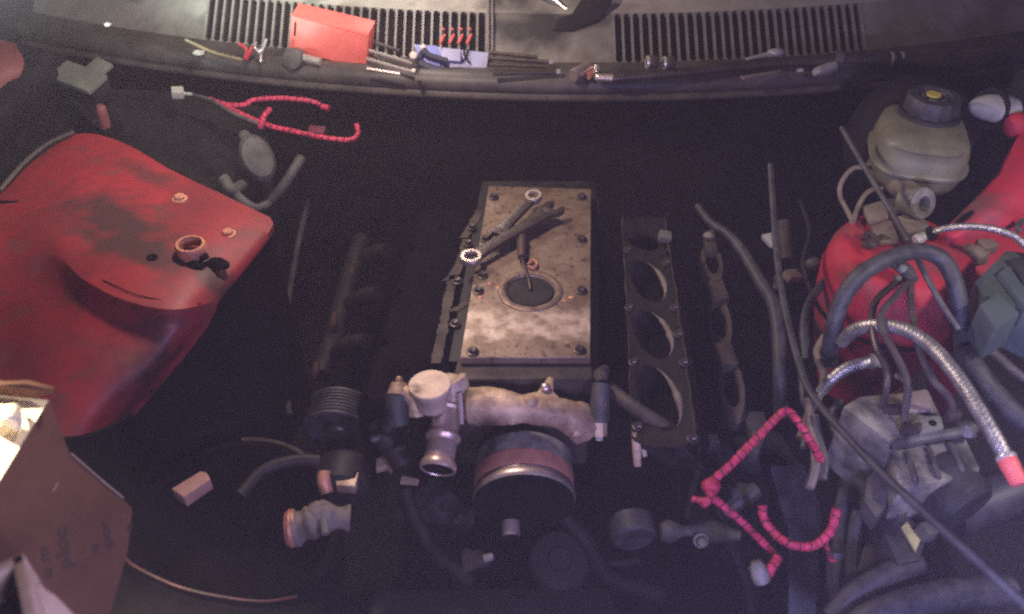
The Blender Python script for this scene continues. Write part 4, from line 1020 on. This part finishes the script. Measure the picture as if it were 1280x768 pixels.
prism(bm, [P(1113, 561, .735), P(1150, 553, .735), P(1206, 545, .735), P(1226, 586, .735), P(1188, 600, .735), P(1124, 611, .735)], (0, 0, -.09), .004); rough(bm, .0012, 60)
part('motor', bm, 'abs', ab)
for a_, b_ in (((1134, 566), (1144, 600)), ((1160, 560), (1172, 595)), ((1186, 555), (1202, 588))):
    bm = NB(); tube(bm, [P(*a_, .737), P(*b_, .737), P(b_[0] - 2, b_[1] + 8, .70)], .0045, 8); part('rib', bm, 'greysteel', ab)
bm = NB(); lathe(bm, P(1195, 625, .69), (.4, -.8, -.1), [(0, -.05), (.042, -.05), (.047, -.035), (.047, .012), (.04, .02), (0, .02)], 36); part('motor_cover', bm, 'plastic', ab)
bm = NB(); prism(bm, [P(1084, 596, .70), P(1096, 585, .70), P(1112, 605, .70), P(1108, 635, .69), P(1096, 648, .69), P(1080, 625, .70)], (0, 0, -.03), .003); part('bracket', bm, 'greysteel', ab)
t = thing('electrical_connector', 'dark multi-pin connector with a faded yellow sticker, below the brake unit', 'connector', P(1125, 670, .6))
bm = NB(); prism(bm, [P(1098, 650, .67), P(1122, 632, .67), P(1160, 668, .67), P(1150, 700, .67), P(1122, 706, .67)], (0, 0, -.05), .004); part('body', bm, 'plastic', t)
bm = NB(); prism(bm, [P(1127, 658, .676), P(1134, 652, .676), P(1151, 675, .676), P(1145, 689, .676)], (0, 0, -.005), .0008); part('sticker', bm, 'sticker', t)
bm = NB(); prism(bm, [P(1112, 632, .68), P(1122, 624, .68), P(1136, 640, .68), P(1126, 646, .68)], (0, 0, -.02), .003); box(bm, P(1158, 665, .68), (.02, .02, .02), (0, 10, 20), .003); part('latch', bm, 'greysteel', t)
hose('radiator_hose', [(1040, 775, .62), (1068, 745, .64), (1100, 725, .65), (1128, 712, .65), (1145, 706, .645)], .0165, 'rubber', 'black radiator hose at the bottom right, nearest the connector', seg=16)
hose('radiator_hose', [(1062, 790, .64), (1100, 768, .66), (1150, 752, .66), (1200, 742, .655), (1260, 738, .64)], .020, 'rubber', 'thick black radiator hose at the very bottom right', seg=16)
bm = NB(); prism(bm, [P(1080, 680, .58), P(1096, 672, .58), P(1108, 712, .58), P(1070, 728, .58)], (0, 0, -.02), .003)
solo('splash_plate', bm, 'greysteel', 'small grey plate above the bottom radiator hoses', 'plate')
hose('intake_duct', [(1190, 640, .62), (1230, 628, .63), (1275, 612, .64), (1340, 590, .64)], .035, 'plastic', 'wide dark duct at the right edge below the braided hose fitting', 'duct', 20)

# ------------------------------------------------------------------ dim metal and rubber deep in the bay
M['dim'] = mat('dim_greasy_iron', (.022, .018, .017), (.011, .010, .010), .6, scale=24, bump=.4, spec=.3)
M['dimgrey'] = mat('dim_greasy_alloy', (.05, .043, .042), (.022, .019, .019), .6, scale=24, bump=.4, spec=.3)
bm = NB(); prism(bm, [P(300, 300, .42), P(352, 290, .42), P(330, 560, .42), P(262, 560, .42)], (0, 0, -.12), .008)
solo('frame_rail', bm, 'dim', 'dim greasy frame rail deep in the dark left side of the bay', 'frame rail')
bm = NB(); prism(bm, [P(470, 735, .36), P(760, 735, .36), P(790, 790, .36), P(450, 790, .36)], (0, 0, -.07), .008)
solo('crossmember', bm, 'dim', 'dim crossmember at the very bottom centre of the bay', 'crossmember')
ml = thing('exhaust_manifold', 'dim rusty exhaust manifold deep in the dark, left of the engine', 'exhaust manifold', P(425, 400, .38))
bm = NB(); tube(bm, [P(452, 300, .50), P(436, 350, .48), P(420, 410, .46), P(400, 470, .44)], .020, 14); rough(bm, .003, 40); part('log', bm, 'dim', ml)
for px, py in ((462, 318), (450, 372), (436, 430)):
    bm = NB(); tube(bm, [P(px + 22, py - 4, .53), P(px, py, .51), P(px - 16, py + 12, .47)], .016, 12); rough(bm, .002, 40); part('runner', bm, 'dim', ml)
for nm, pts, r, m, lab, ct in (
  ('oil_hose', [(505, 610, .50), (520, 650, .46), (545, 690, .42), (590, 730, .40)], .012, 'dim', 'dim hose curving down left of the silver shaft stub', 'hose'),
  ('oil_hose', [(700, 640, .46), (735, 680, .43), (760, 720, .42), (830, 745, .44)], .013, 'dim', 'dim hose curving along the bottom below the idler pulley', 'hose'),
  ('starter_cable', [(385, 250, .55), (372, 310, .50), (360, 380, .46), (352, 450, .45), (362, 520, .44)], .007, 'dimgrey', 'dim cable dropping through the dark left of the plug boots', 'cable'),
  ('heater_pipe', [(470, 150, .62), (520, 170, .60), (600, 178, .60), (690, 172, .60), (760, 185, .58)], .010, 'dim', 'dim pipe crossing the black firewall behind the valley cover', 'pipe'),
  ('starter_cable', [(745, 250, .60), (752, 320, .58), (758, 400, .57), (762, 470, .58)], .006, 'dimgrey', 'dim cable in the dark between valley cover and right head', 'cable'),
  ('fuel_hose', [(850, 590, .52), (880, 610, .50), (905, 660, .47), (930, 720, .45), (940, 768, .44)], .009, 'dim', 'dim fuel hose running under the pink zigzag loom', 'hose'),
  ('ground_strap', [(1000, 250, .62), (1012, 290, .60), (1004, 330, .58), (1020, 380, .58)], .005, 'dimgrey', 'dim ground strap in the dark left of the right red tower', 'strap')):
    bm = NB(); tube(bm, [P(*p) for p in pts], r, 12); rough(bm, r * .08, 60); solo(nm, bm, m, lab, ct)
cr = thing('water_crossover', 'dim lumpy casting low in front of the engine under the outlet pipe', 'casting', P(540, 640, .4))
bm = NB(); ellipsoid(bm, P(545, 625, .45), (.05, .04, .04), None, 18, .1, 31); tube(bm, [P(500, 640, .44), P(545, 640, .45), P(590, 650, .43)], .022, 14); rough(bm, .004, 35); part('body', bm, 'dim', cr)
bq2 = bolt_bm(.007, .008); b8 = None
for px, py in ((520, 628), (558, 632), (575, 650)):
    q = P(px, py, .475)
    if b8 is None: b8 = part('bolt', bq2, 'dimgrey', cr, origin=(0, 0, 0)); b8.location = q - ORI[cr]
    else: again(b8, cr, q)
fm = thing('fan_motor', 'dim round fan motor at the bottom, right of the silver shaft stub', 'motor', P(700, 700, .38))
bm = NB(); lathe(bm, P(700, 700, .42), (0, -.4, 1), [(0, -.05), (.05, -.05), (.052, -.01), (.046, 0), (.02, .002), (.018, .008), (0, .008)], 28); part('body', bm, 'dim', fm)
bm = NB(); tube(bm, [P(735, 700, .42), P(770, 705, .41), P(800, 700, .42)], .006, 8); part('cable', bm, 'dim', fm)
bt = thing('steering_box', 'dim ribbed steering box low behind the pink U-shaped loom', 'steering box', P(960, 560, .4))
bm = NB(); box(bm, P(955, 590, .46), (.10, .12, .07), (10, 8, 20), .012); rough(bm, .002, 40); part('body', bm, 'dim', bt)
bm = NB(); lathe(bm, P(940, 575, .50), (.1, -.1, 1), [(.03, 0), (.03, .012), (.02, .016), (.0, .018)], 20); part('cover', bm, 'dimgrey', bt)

# ------------------------------------------------------------------ lower left: duct ring, red edge, boxes
sc_ = P(288, 664, .50); rr_ = .158
du = thing('fan_duct', 'large round black duct opening at the lower left', 'duct', (sc_.x, sc_.y, .45))
bm = NB(); lathe(bm, (sc_.x, sc_.y, .50), (.02, -.16, 1), [(rr_ * 1.0, -.16), (rr_ * 1.06, -.02), (rr_ * 1.06, -.004), (rr_ * 1.03, .002), (rr_ * .98, .0), (rr_ * .95, -.02), (rr_ * .85, -.16), (0, -.17)], 64); part('shell', bm, 'hole', du)
bm = NB(); tube(bm, [V((sc_.x + rr_ * 1.03 * math.cos(a), sc_.y + rr_ * 1.03 * math.sin(a), .501 + .16 * rr_ * math.sin(a))) for a in [R(x) for x in range(35, 100, 6)]], .005, 8, 2); part('rim_trim', bm, 'brownmetal', du)
bm = NB(); tube(bm, [P(150, 690, .60), P(165, 706, .60), P(195, 722, .60), P(230, 736, .60), (P(280, 747, .60)), P(330, 752, .60), P(372, 746, .60)], lambda f: .0032 - .0012 * f, 8)
solo('support_edge', bm, 'deepred', 'thin dull red painted edge curving below the round black duct', 'car body')
bm = NB(); sheet(bm, [[P(130, 700, .59), P(165, 710, .592), P(230, 740, .592), P(330, 757, .592), P(400, 752, .59)], [P(120, 760, .575), P(165, 775, .575), P(230, 790, .575), P(330, 800, .575), P(400, 800, .575)]], 4, drop_front=.1)
solo('radiator_support', bm, 'hole', 'black radiator support panel at the bottom left', 'car body')
bm = NB(); prism(bm, [P(214, 611, .625), P(250, 589, .625), P(258, 590, .625), P(263, 599, .625), P(230, 622, .625)], (0, 0, -.022), .002)
solo('wooden_block', bm, 'wood', 'small pale pinkish block on the far edge of the round duct', 'block')
hose('upper_hose', [(300, 620, .58), (330, 588, .585), (370, 576, .585), (400, 576, .58)], .010, 'soot', 'dark hose curving behind the round black duct', seg=12)
bb_ = NB()
for i, (px, py, h) in enumerate(((440, 345, .045), (418, 405, .040), (395, 468, .045))):
    bm = NB(); tube(bm, [P(px, py - 14, .50), P(px - 1, py, .49), P(px - 6, py + 14, .47)], lambda f: .006 + .002 * math.sin(f * 3), 10)
    solo('spark_plug_boot', bm, 'darkred', ['farthest', 'middle', 'nearest'][i] + ' of three reddish plug boots in the dark left of the engine', 'plug boot', 'spark plug boots')

# cardboard carton: lit lid and a slanting printed side
ca = thing('cardboard_carton', 'large brown cardboard carton with a pale lid in the lower left corner', 'carton', P(20, 620, .80))
e1, e2 = P(61, 500, .95), P(-4, 606, .95)
x0_ = P(-130, 480, .95)
far = P(-60, 486, .95)
bm = NB(); prism(bm, [e1, P(40, 498, .95), P(0, 494, .95), far, P(-160, 600, .95), P(-60, 695, .95), e2], (0, 0, -.006), .0012); part('top', bm, 'cardpale', ca)
nn = ((e2 - e1).cross(P(165, 632, .80) - e1)).normalized()
if nn.z < 0: nn = -nn
pp = lambda x, y: PP(x, y, e1, nn)
bm = NB(); prism(bm, [e1, pp(88, 568), pp(120, 596), pp(152, 622), pp(166, 636), pp(160, 690), pp(132, 790), pp(-60, 800), pp(-60, 697), e2], -nn * .005, .001); part('side', bm, 'card', ca)
bm = NB(); tube(bm, [pp(88, 567) + nn * .0008, pp(120, 595) + nn * .0008, pp(154, 623) + nn * .0004], .0008, 6); tube(bm, [pp(72, 604) + nn * .0003, pp(66, 615) + nn * .0003], .0007, 6); part('worn_edge', bm, 'cardedge', ca)
bm = NB(); prism(bm, [P(-60, 470, .985), P(0, 481, .975), P(32, 481, .972), P(66, 488, .968), P(70, 492, .962), P(40, 498, .953), P(10, 494, .953), P(-60, 492, .953)], (0, .005, .001), .001); part('back_flap', bm, 'card', ca)
bm = NB(); sheet(bm, [[P(-20, 504, .953), P(5, 506, .975), P(22, 505, .97), P(28, 515, .953)], [P(-20, 520, .953), P(5, 520, .985), P(20, 522, .978), P(28, 532, .956)], [P(-20, 534, .953), P(2, 533, .972), P(12, 534, .965), P(20, 540, .953)]], 4); part('torn_tab', bm, 'cardpale', ca)
def lettering(txt, px, py, size, parent, rot_dir):
    cu = bpy.data.curves.new('lettering', 'FONT'); cu.body = txt; cu.size = size; cu.extrude = .0002; cu.align_x = 'LEFT'
    tmp = bpy.data.objects.new('lettering_tmp', cu); COL.objects.link(tmp)
    dg = bpy.context.evaluated_depsgraph_get(); me = bpy.data.meshes.new_from_object(tmp.evaluated_get(dg))
    bpy.data.objects.remove(tmp)
    o = bpy.data.objects.new('lettering', me); COL.objects.link(o); me.materials.clear(); me.materials.append(M['ink'])
    org = pp(px, py); ux = (pp(px + rot_dir[0], py + rot_dir[1]) - org).normalized(); uy = nn.cross(ux)
    m4 = Matrix((ux, uy, nn)).transposed().to_4x4()
    o.parent = parent; o.matrix_local = Matrix.Translation(org + nn * .0006 - ORI[parent]) @ m4
    ORI[o] = org
    return o
lettering('ploc', 90, 710, .026, ca, (-3, -20)); lettering('e m', 66, 722, .022, ca, (-3, -20))
lettering('por', 141, 683, .022, ca, (-4, -20)); lettering('e', 124, 690, .020, ca, (-4, -20)); lettering('e', 165, 664, .018, ca, (-1, -20))

sb = thing('open_box', 'small open box with pale edges and a dark purple inside, bottom left corner', 'box', P(10, 740, .93))
k1, k2, k3 = P(29, 691, 1.0), P(-50, 727, 1.0), P(52, 800, 1.0)
def wall(a, b, th, dn): 
    d = (b - a).normalized(); s = V((d.y, -d.x, 0)); return [a, b, b + s * th, a + s * th]
bm = NB(); prism(bm, wall(k1, k2, -.0095, 0), (0, 0, -.08), .0012); part('back_wall', bm, 'cardedge', sb)
bm = NB(); prism(bm, wall(k1, k3, .0095, 0), (0, 0, -.08), .0012); part('side_wall', bm, 'cardedge', sb)
bm = NB(); prism(bm, [k1 + V((-.01, -.02, -.035)), k2 + V((0, -.02, -.035)), k2 + V((0, -.2, -.035)), k3 + V((-.02, 0, -.035))], (0, 0, -.04)); part('lining', bm, 'purple', sb)
bm = NB(); prism(bm, [P(43, 727, .975), P(70, 745, .96), P(100, 776, .94), P(52, 800, .965)], (0, 0, -.004), .001); part('flap', bm, 'cardedge', sb)

# ------------------------------------------------------------------ tools along the cowl ledge
rc = thing('tool_case', 'flat red plastic tool case leaning on the left cowl grille', 'case', PY(410, 75, 1.80))
f4 = [PY(361, 62, 1.825), PY(457, 88, 1.782), PY(461, 41, 1.805), PY(364, 18, 1.848)]
bm = NB(); prism(bm, f4, V((.012, .034, .012)), .003); part('shell', bm, 'redplastic', rc)
bm = NB(); u_ = (f4[1] - f4[0]); v_ = (f4[3] - f4[0]); nf = u_.cross(v_).normalized()
if nf.y > 0: nf = -nf
g = lambda a, b, h=.0006: f4[0] + u_ * a + v_ * b + nf * h
prism(bm, [g(.05, .42), g(.075, .42), g(.075, .82), g(.05, .82)], -nf * .003); part('slot', bm, 'hole', rc)
bm = NB(); tube(bm, [g(.0, .985, .001), g(.5, .985, .001), g(1, .985, .001)], .002, 6); part('lid_edge', bm, 'redplastic', rc)
t = thing('socket', 'dull round socket with a chrome barrel under the red case', 'socket', P(375, 77, .834))
bm = NB(); lathe(bm, P(364, 74, .85), (-.2, -.9, .4), [(0, 0), (.014, 0), (.021, -.002), (.023, -.008), (.023, -.03), (0, -.03)], 24); part('drum', bm, 'greysteel', t)
bm = NB(); tube(bm, [P(374, 72, .846), P(385, 74, .846), P(401, 78, .842)], .0085, 14); part('barrel', bm, 'chrome', t)
for lbl, a, b, r, m in (('upper bright steel bar between the red case and the blue box', (460, 63), (516, 80), .0042, 'chrome'), ('middle bright steel bar between the red case and the blue box', (459, 74), (514, 90), .0040, 'chrome'),
                     ('lowest thin steel bar between the red case and the blue box', (458, 86), (500, 93), .003, 'steel'), ('short dark bar behind the bright steel bars', (468, 53), (500, 64), .004, 'greysteel')):
    bm = NB(); tube(bm, [P(*a, .852), P(*b, .846)], r, 10, 3); solo('steel_bar', bm, m, lbl, 'steel bar', 'steel bars on the cowl')
for lbl, px, py, r in (('larger round ivory-ended punch left of the blue box', 517, 70, .0095), ('smaller round ivory-ended punch on the corner of the blue box', 529, 60, .0078), ('tiny round ivory-ended punch at the front of the blue box', 517, 89, .0055)):
    bm = NB(); lathe(bm, P(px, py, .862), (0, -.8, .5), [(0, .006), (r * .7, .005), (r, 0), (r, -.006), (r * .6, -.012), (r * .5, -.03), (0, -.03)], 20)
    solo('round_punch', bm, 'ivory', lbl, 'punch', 'ivory-ended punches')
bx = thing('parts_case', 'blue plastic parts case on the cowl beside the centre seam', 'case', P(570, 92, .834))
f5 = [PY(528, 93, 1.765), PY(607, 97, 1.76), PY(611, 66, 1.80), PY(517, 55, 1.81)]
bm = NB(); prism(bm, f5, V((0, .016, -.014)), .002); part('base', bm, 'lavender', bx)
u_ = (f5[1] - f5[0]); v_ = (f5[3] - f5[0]); nf = u_.cross(v_).normalized()
if nf.z < 0: nf = -nf
g5 = lambda px, py, h: PP(px, py, f5[0] + nf * h, nf)
bm = NB(); prism(bm, [g5(519, 57, .002), g5(546, 58, .002), g5(553, 72, .002), g5(548, 91, .002), g5(530, 91, .002)], nf * .004, .001); part('panel', bm, 'blue', bx)
bm = NB(); prism(bm, [g5(554, 62, .003), g5(576, 64, .003), g5(576, 79, .003), g5(550, 77, .003)], nf * .010, .0015); part('tray', bm, 'lavender', bx)
pr = thing('pliers', 'pliers with navy rubber grips lying on the blue case', 'pliers', P(540, 85, .85))
for pts, r in (([(528, 63), (536, 70), (548, 74), (559, 77)], .0075), ([(524, 80), (532, 84), (543, 88), (552, 90)], .0105)):
    bm = NB(); tube(bm, [g5(x, y, .012) for x, y in pts], r, 12); part('grip', bm, 'navy', pr)
bm = NB(); tube(bm, [g5(527, 66, .012), g5(525, 74, .012), g5(525, 82, .012)], .006, 10); part('joint', bm, 'navy', pr)
t = thing('spring_clip', 'small black spring clip on the blue case', 'clip', P(583, 78, .85))
bm = NB(); tube(bm, [g5(580, 62, .006), g5(581, 70, .006), g5(588, 80, .004)], .0022, 6); part('leg', bm, 'black', t)
bm = NB(); tube(bm, [g5(585, 62, .006), g5(583, 70, .006), g5(578, 78, .004)], .0022, 6); part('leg', bm, 'black', t)
for i, px in enumerate((554, 565.5, 576.5, 587.5)):
    t = thing('bit_driver', ['leftmost', 'second from the left', 'third from the left', 'rightmost'][i] + ' of four red-handled bits standing in the grille slots', 'bit driver', PY(px - 2, 54, 1.80), 'red bits in the grille')
    bm = NB(); a, b = PY(px - 4, 55, 1.805), PY(px + 2, 43, 1.822); tube(bm, [a, a.lerp(b, .5), b], lambda f: .0036 - .0015 * abs(f - .5), 8, 4); part('handle', bm, 'redplastic', t)
    bm = NB(); ellipsoid(bm, PY(px, 37, 1.83), (.0038, .0038, .0038), None, 10); part('tip', bm, 'redplastic', t)
    bm = NB(); tube(bm, [b, PY(px, 37, 1.83)], .0014, 6, 3); part('shaft', bm, 'black', t)
rods = (('topmost dark extension rod in the bundle right of the blue case', (612, 66), (672, 72), .0045), ('second dark extension rod in the bundle, with a chrome end', (612, 73), (688, 78), .005),
        ('third dark extension rod in the bundle, below the chrome end', (612, 81), (682, 84), .0045), ('lowest dark extension rod in the bundle, nearest the cowl lip', (616, 92), (697, 90), .0055))
for i, (lbl, a, b, r) in enumerate(rods):
    t = thing('extension_rod', lbl, 'rod', P(*a, .838), 'dark extension rods')
    bm = NB(); tube(bm, [P(*a, .848), P(*b, .845)], r, 10, 3); part('rod', bm, 'darksteel', t)
    if i in (1, 3):
        bm = NB(); tube(bm, [P(b[0] - 2, b[1], .8455), P(b[0] + 3, b[1], .845)], r * 1.1, 10, 2); part('end_cap', bm, 'chrome', t)
t = thing('socket', 'copper-tinted chrome socket on the ledge below the middle of the cowl', 'socket', P(728, 92, .834))
bm = NB(); a, b = P(716, 95, .846), P(737, 83, .850); lathe(bm, a, b - a, [(0, 0), (.0125, 0), (.0135, .003), (.0135, .02), (.012, .024), (.012, (b - a).length), (0, (b - a).length)], 18); part('body', bm, 'steel', t)
bm = NB(); tube(bm, [P(735, 95, .842), P(742, 92, .842)], .008, 10, 2); part('drive_end', bm, 'rust', t)
t = thing('universal_joint', 'small shiny universal joint next to the copper-tinted socket', 'joint', P(748, 96, .834))
bm = NB(); tube(bm, [P(746, 84, .852), P(748, 92, .846)], .0085, 12, 3); part('yoke', bm, 'steel', t)
bm = NB(); ellipsoid(bm, P(748, 97, .842), (.008, .008, .008), None, 12); ellipsoid(bm, P(745, 86, .86), (.004, .004, .004)); part('cross_pin', bm, 'chrome', t)
bm = NB(); tube(bm, [P(750, 97, .842), P(766, 98, .842)], .009, 12, 3); part('drive_end', bm, 'steel', t)
bk = thing('breaker_bar', 'long dark breaker bar lying along the right half of the cowl ledge', 'breaker bar', P(940, 82, .834))
bm = NB(); tube(bm, [P(766, 98, .844), P(850, 91, .848), P(950, 80, .852), P(1030, 76, .854), P(1090, 74, .855)], lambda f: .009 + .003 * f, 14); part('bar', bm, 'darksteel', bk)
bm = NB(); tube(bm, [P(1085, 74, .856), P(1110, 74, .856), P(1142, 75, .856)], .0135, 14, 4); part('head', bm, 'plastic', bk)
bm = NB()
for px in (1112, 1125): lathe(bm, P(px, 73.5, .857), (1, .1, 0), [(.0138, -.002), (.0146, 0), (.0146, .004), (.0138, .006)], 18)
part('band', bm, 'chrome', bk)
bm = NB(); lathe(bm, P(1045, 73, .858), (1, -.05, 0), [(.012, -.004), (.0155, -.003), (.0155, .012), (.012, .014)], 18); part('collar', bm, 'greysteel', bk)
t = thing('ratchet', 'slim chrome ratchet lying behind the breaker bar', 'ratchet', P(965, 70, .85))
bm = NB(); tube(bm, [P(933, 74, .868), P(955, 69, .872), P(975, 66, .874)], lambda f: .003 + .003 * f, 10); part('shank', bm, 'chrome', t)
bm = NB(); ellipsoid(bm, P(970, 66, .874), (.02, .008, .009), (0, 0, 6), 14); part('head', bm, 'chrome', t)
t = thing('spark_plug_socket', 'bright chrome socket in front of the breaker bar', 'socket', P(1035, 86, .834))
bm = NB(); a, b = P(1018, 91, .842), P(1043, 83, .846); lathe(bm, a, b - a, [(0, 0), (.007, 0), (.0095, .006), (.011, .012), (.011, (b - a).length), (.008, (b - a).length), (0, (b - a).length - .004)], 18); part('body', bm, 'chrome', t)
bm = NB(); tube(bm, [P(1043, 84, .846), P(1070, 79, .848)], .006, 10, 3); part('extension', bm, 'greysteel', t)
for lbl, px, py in (('left dark socket with a bright rim on the right cowl grille', 812, 78), ('right dark socket with a bright rim on the right cowl grille', 833, 79)):
    t = thing('socket', lbl, 'socket', P(px, py + 6, .845), 'sockets on the right grille')
    bm = NB(); c = P(px - 3, py, .868); lathe(bm, c, (1, .05, 0), [(0, 0), (.012, 0), (.0135, .003), (.0135, .018), (.011, .022), (0, .022)], 18); part('body', bm, 'brownmetal', t)
    bm = NB(); lathe(bm, c - V((.001, 0, 0)), (1, .05, 0), [(.009, 0), (.0125, -.001), (.0138, .003), (.0130, .006)], 18); part('rim', bm, 'chrome', t)
bm = NB(); prism(bm, [P(925, 97, .838), P(975, 89, .838), P(976, 92, .838), P(930, 100, .838)], (0, 0, .003)); solo('feeler_blade', bm, 'steel', 'thin pale feeler blade on the ledge below the breaker bar', 'blade')
bm = NB(); lathe(bm, P(996, 89, .84), (1, .1, .1), [(0, 0), (.006, 0), (.006, .012), (0, .012)], 6); solo('loose_nut', bm, 'steel', 'small loose nut on the ledge right of the feeler blade', 'nut')
# left end of the ledge
pr = thing('pliers', 'open pliers with red handles standing at the left end of the cowl', 'pliers', P(315, 76, .834))
bm = NB(); tube(bm, [P(298, 54, .875), P(308, 62, .862), P(306, 74, .845)], .0035, 8); part('handle', bm, 'red', pr)
bm = NB(); tube(bm, [P(316, 58, .872), P(312, 67, .858), P(308, 75, .845)], .0040, 8); part('handle', bm, 'red', pr)
bm = NB(); tube(bm, [P(333, 49, .885), P(329, 60, .87), P(325, 64, .865)], .0030, 8); part('jaw', bm, 'chrome', pr)
bm = NB(); tube(bm, [P(320, 53, .882), P(319, 60, .87), P(324, 65, .865)], .0024, 8); part('jaw', bm, 'chrome', pr)
bm = NB(); ellipsoid(bm, P(325, 65, .864), (.006, .006, .007)); tube(bm, [P(326, 68, .858), P(326, 78, .846)], .0032, 8); part('pivot', bm, 'chrome', pr)
bm = NB(); tube(bm, [P(232, 50, .870), P(268, 66, .852), P(303, 75, .845)], .0032, 8); solo('wooden_stick', bm, 'straw', 'thin yellowish stick lying at the left end of the cowl', 'stick')
bm = NB(); ellipsoid(bm, P(248, 66, .852), (.012, .009, .005), (0, 0, 15), 12, .2, 3); solo('paper_scrap', bm, 'white', 'small crumpled white scrap on the left end of the cowl', 'scrap')
bm = NB(); ellipsoid(bm, P(135, 31, .93), (.007, .006, .004), None, 10, .2, 5); solo('paper_scrap', bm, 'white', 'tiny white scrap high up at the far left of the cowl', 'scrap')

# ------------------------------------------------------------------ haze volume added to imitate the lens veil
bm = NB(); box(bm, (0, 1.3, .43), (4.9, 4.0, 2.96), bev=0)
hz = solo('veil_haze', bm, 'black', kind='stuff')
hm = bpy.data.materials.new('veil_haze'); hm.use_nodes = True; nt = hm.node_tree
nt.nodes.remove(nt.nodes['Principled BSDF'])
vs = nt.nodes.new('ShaderNodeVolumePrincipled'); vs.inputs['Density'].default_value = .029; vs.inputs['Color'].default_value = (1, .86, .95, 1)
vs.inputs['Anisotropy'].default_value = 0
nt.links.new(vs.outputs[0], nt.nodes['Material Output'].inputs['Volume'])
hz.data.materials.clear(); hz.data.materials.append(hm)
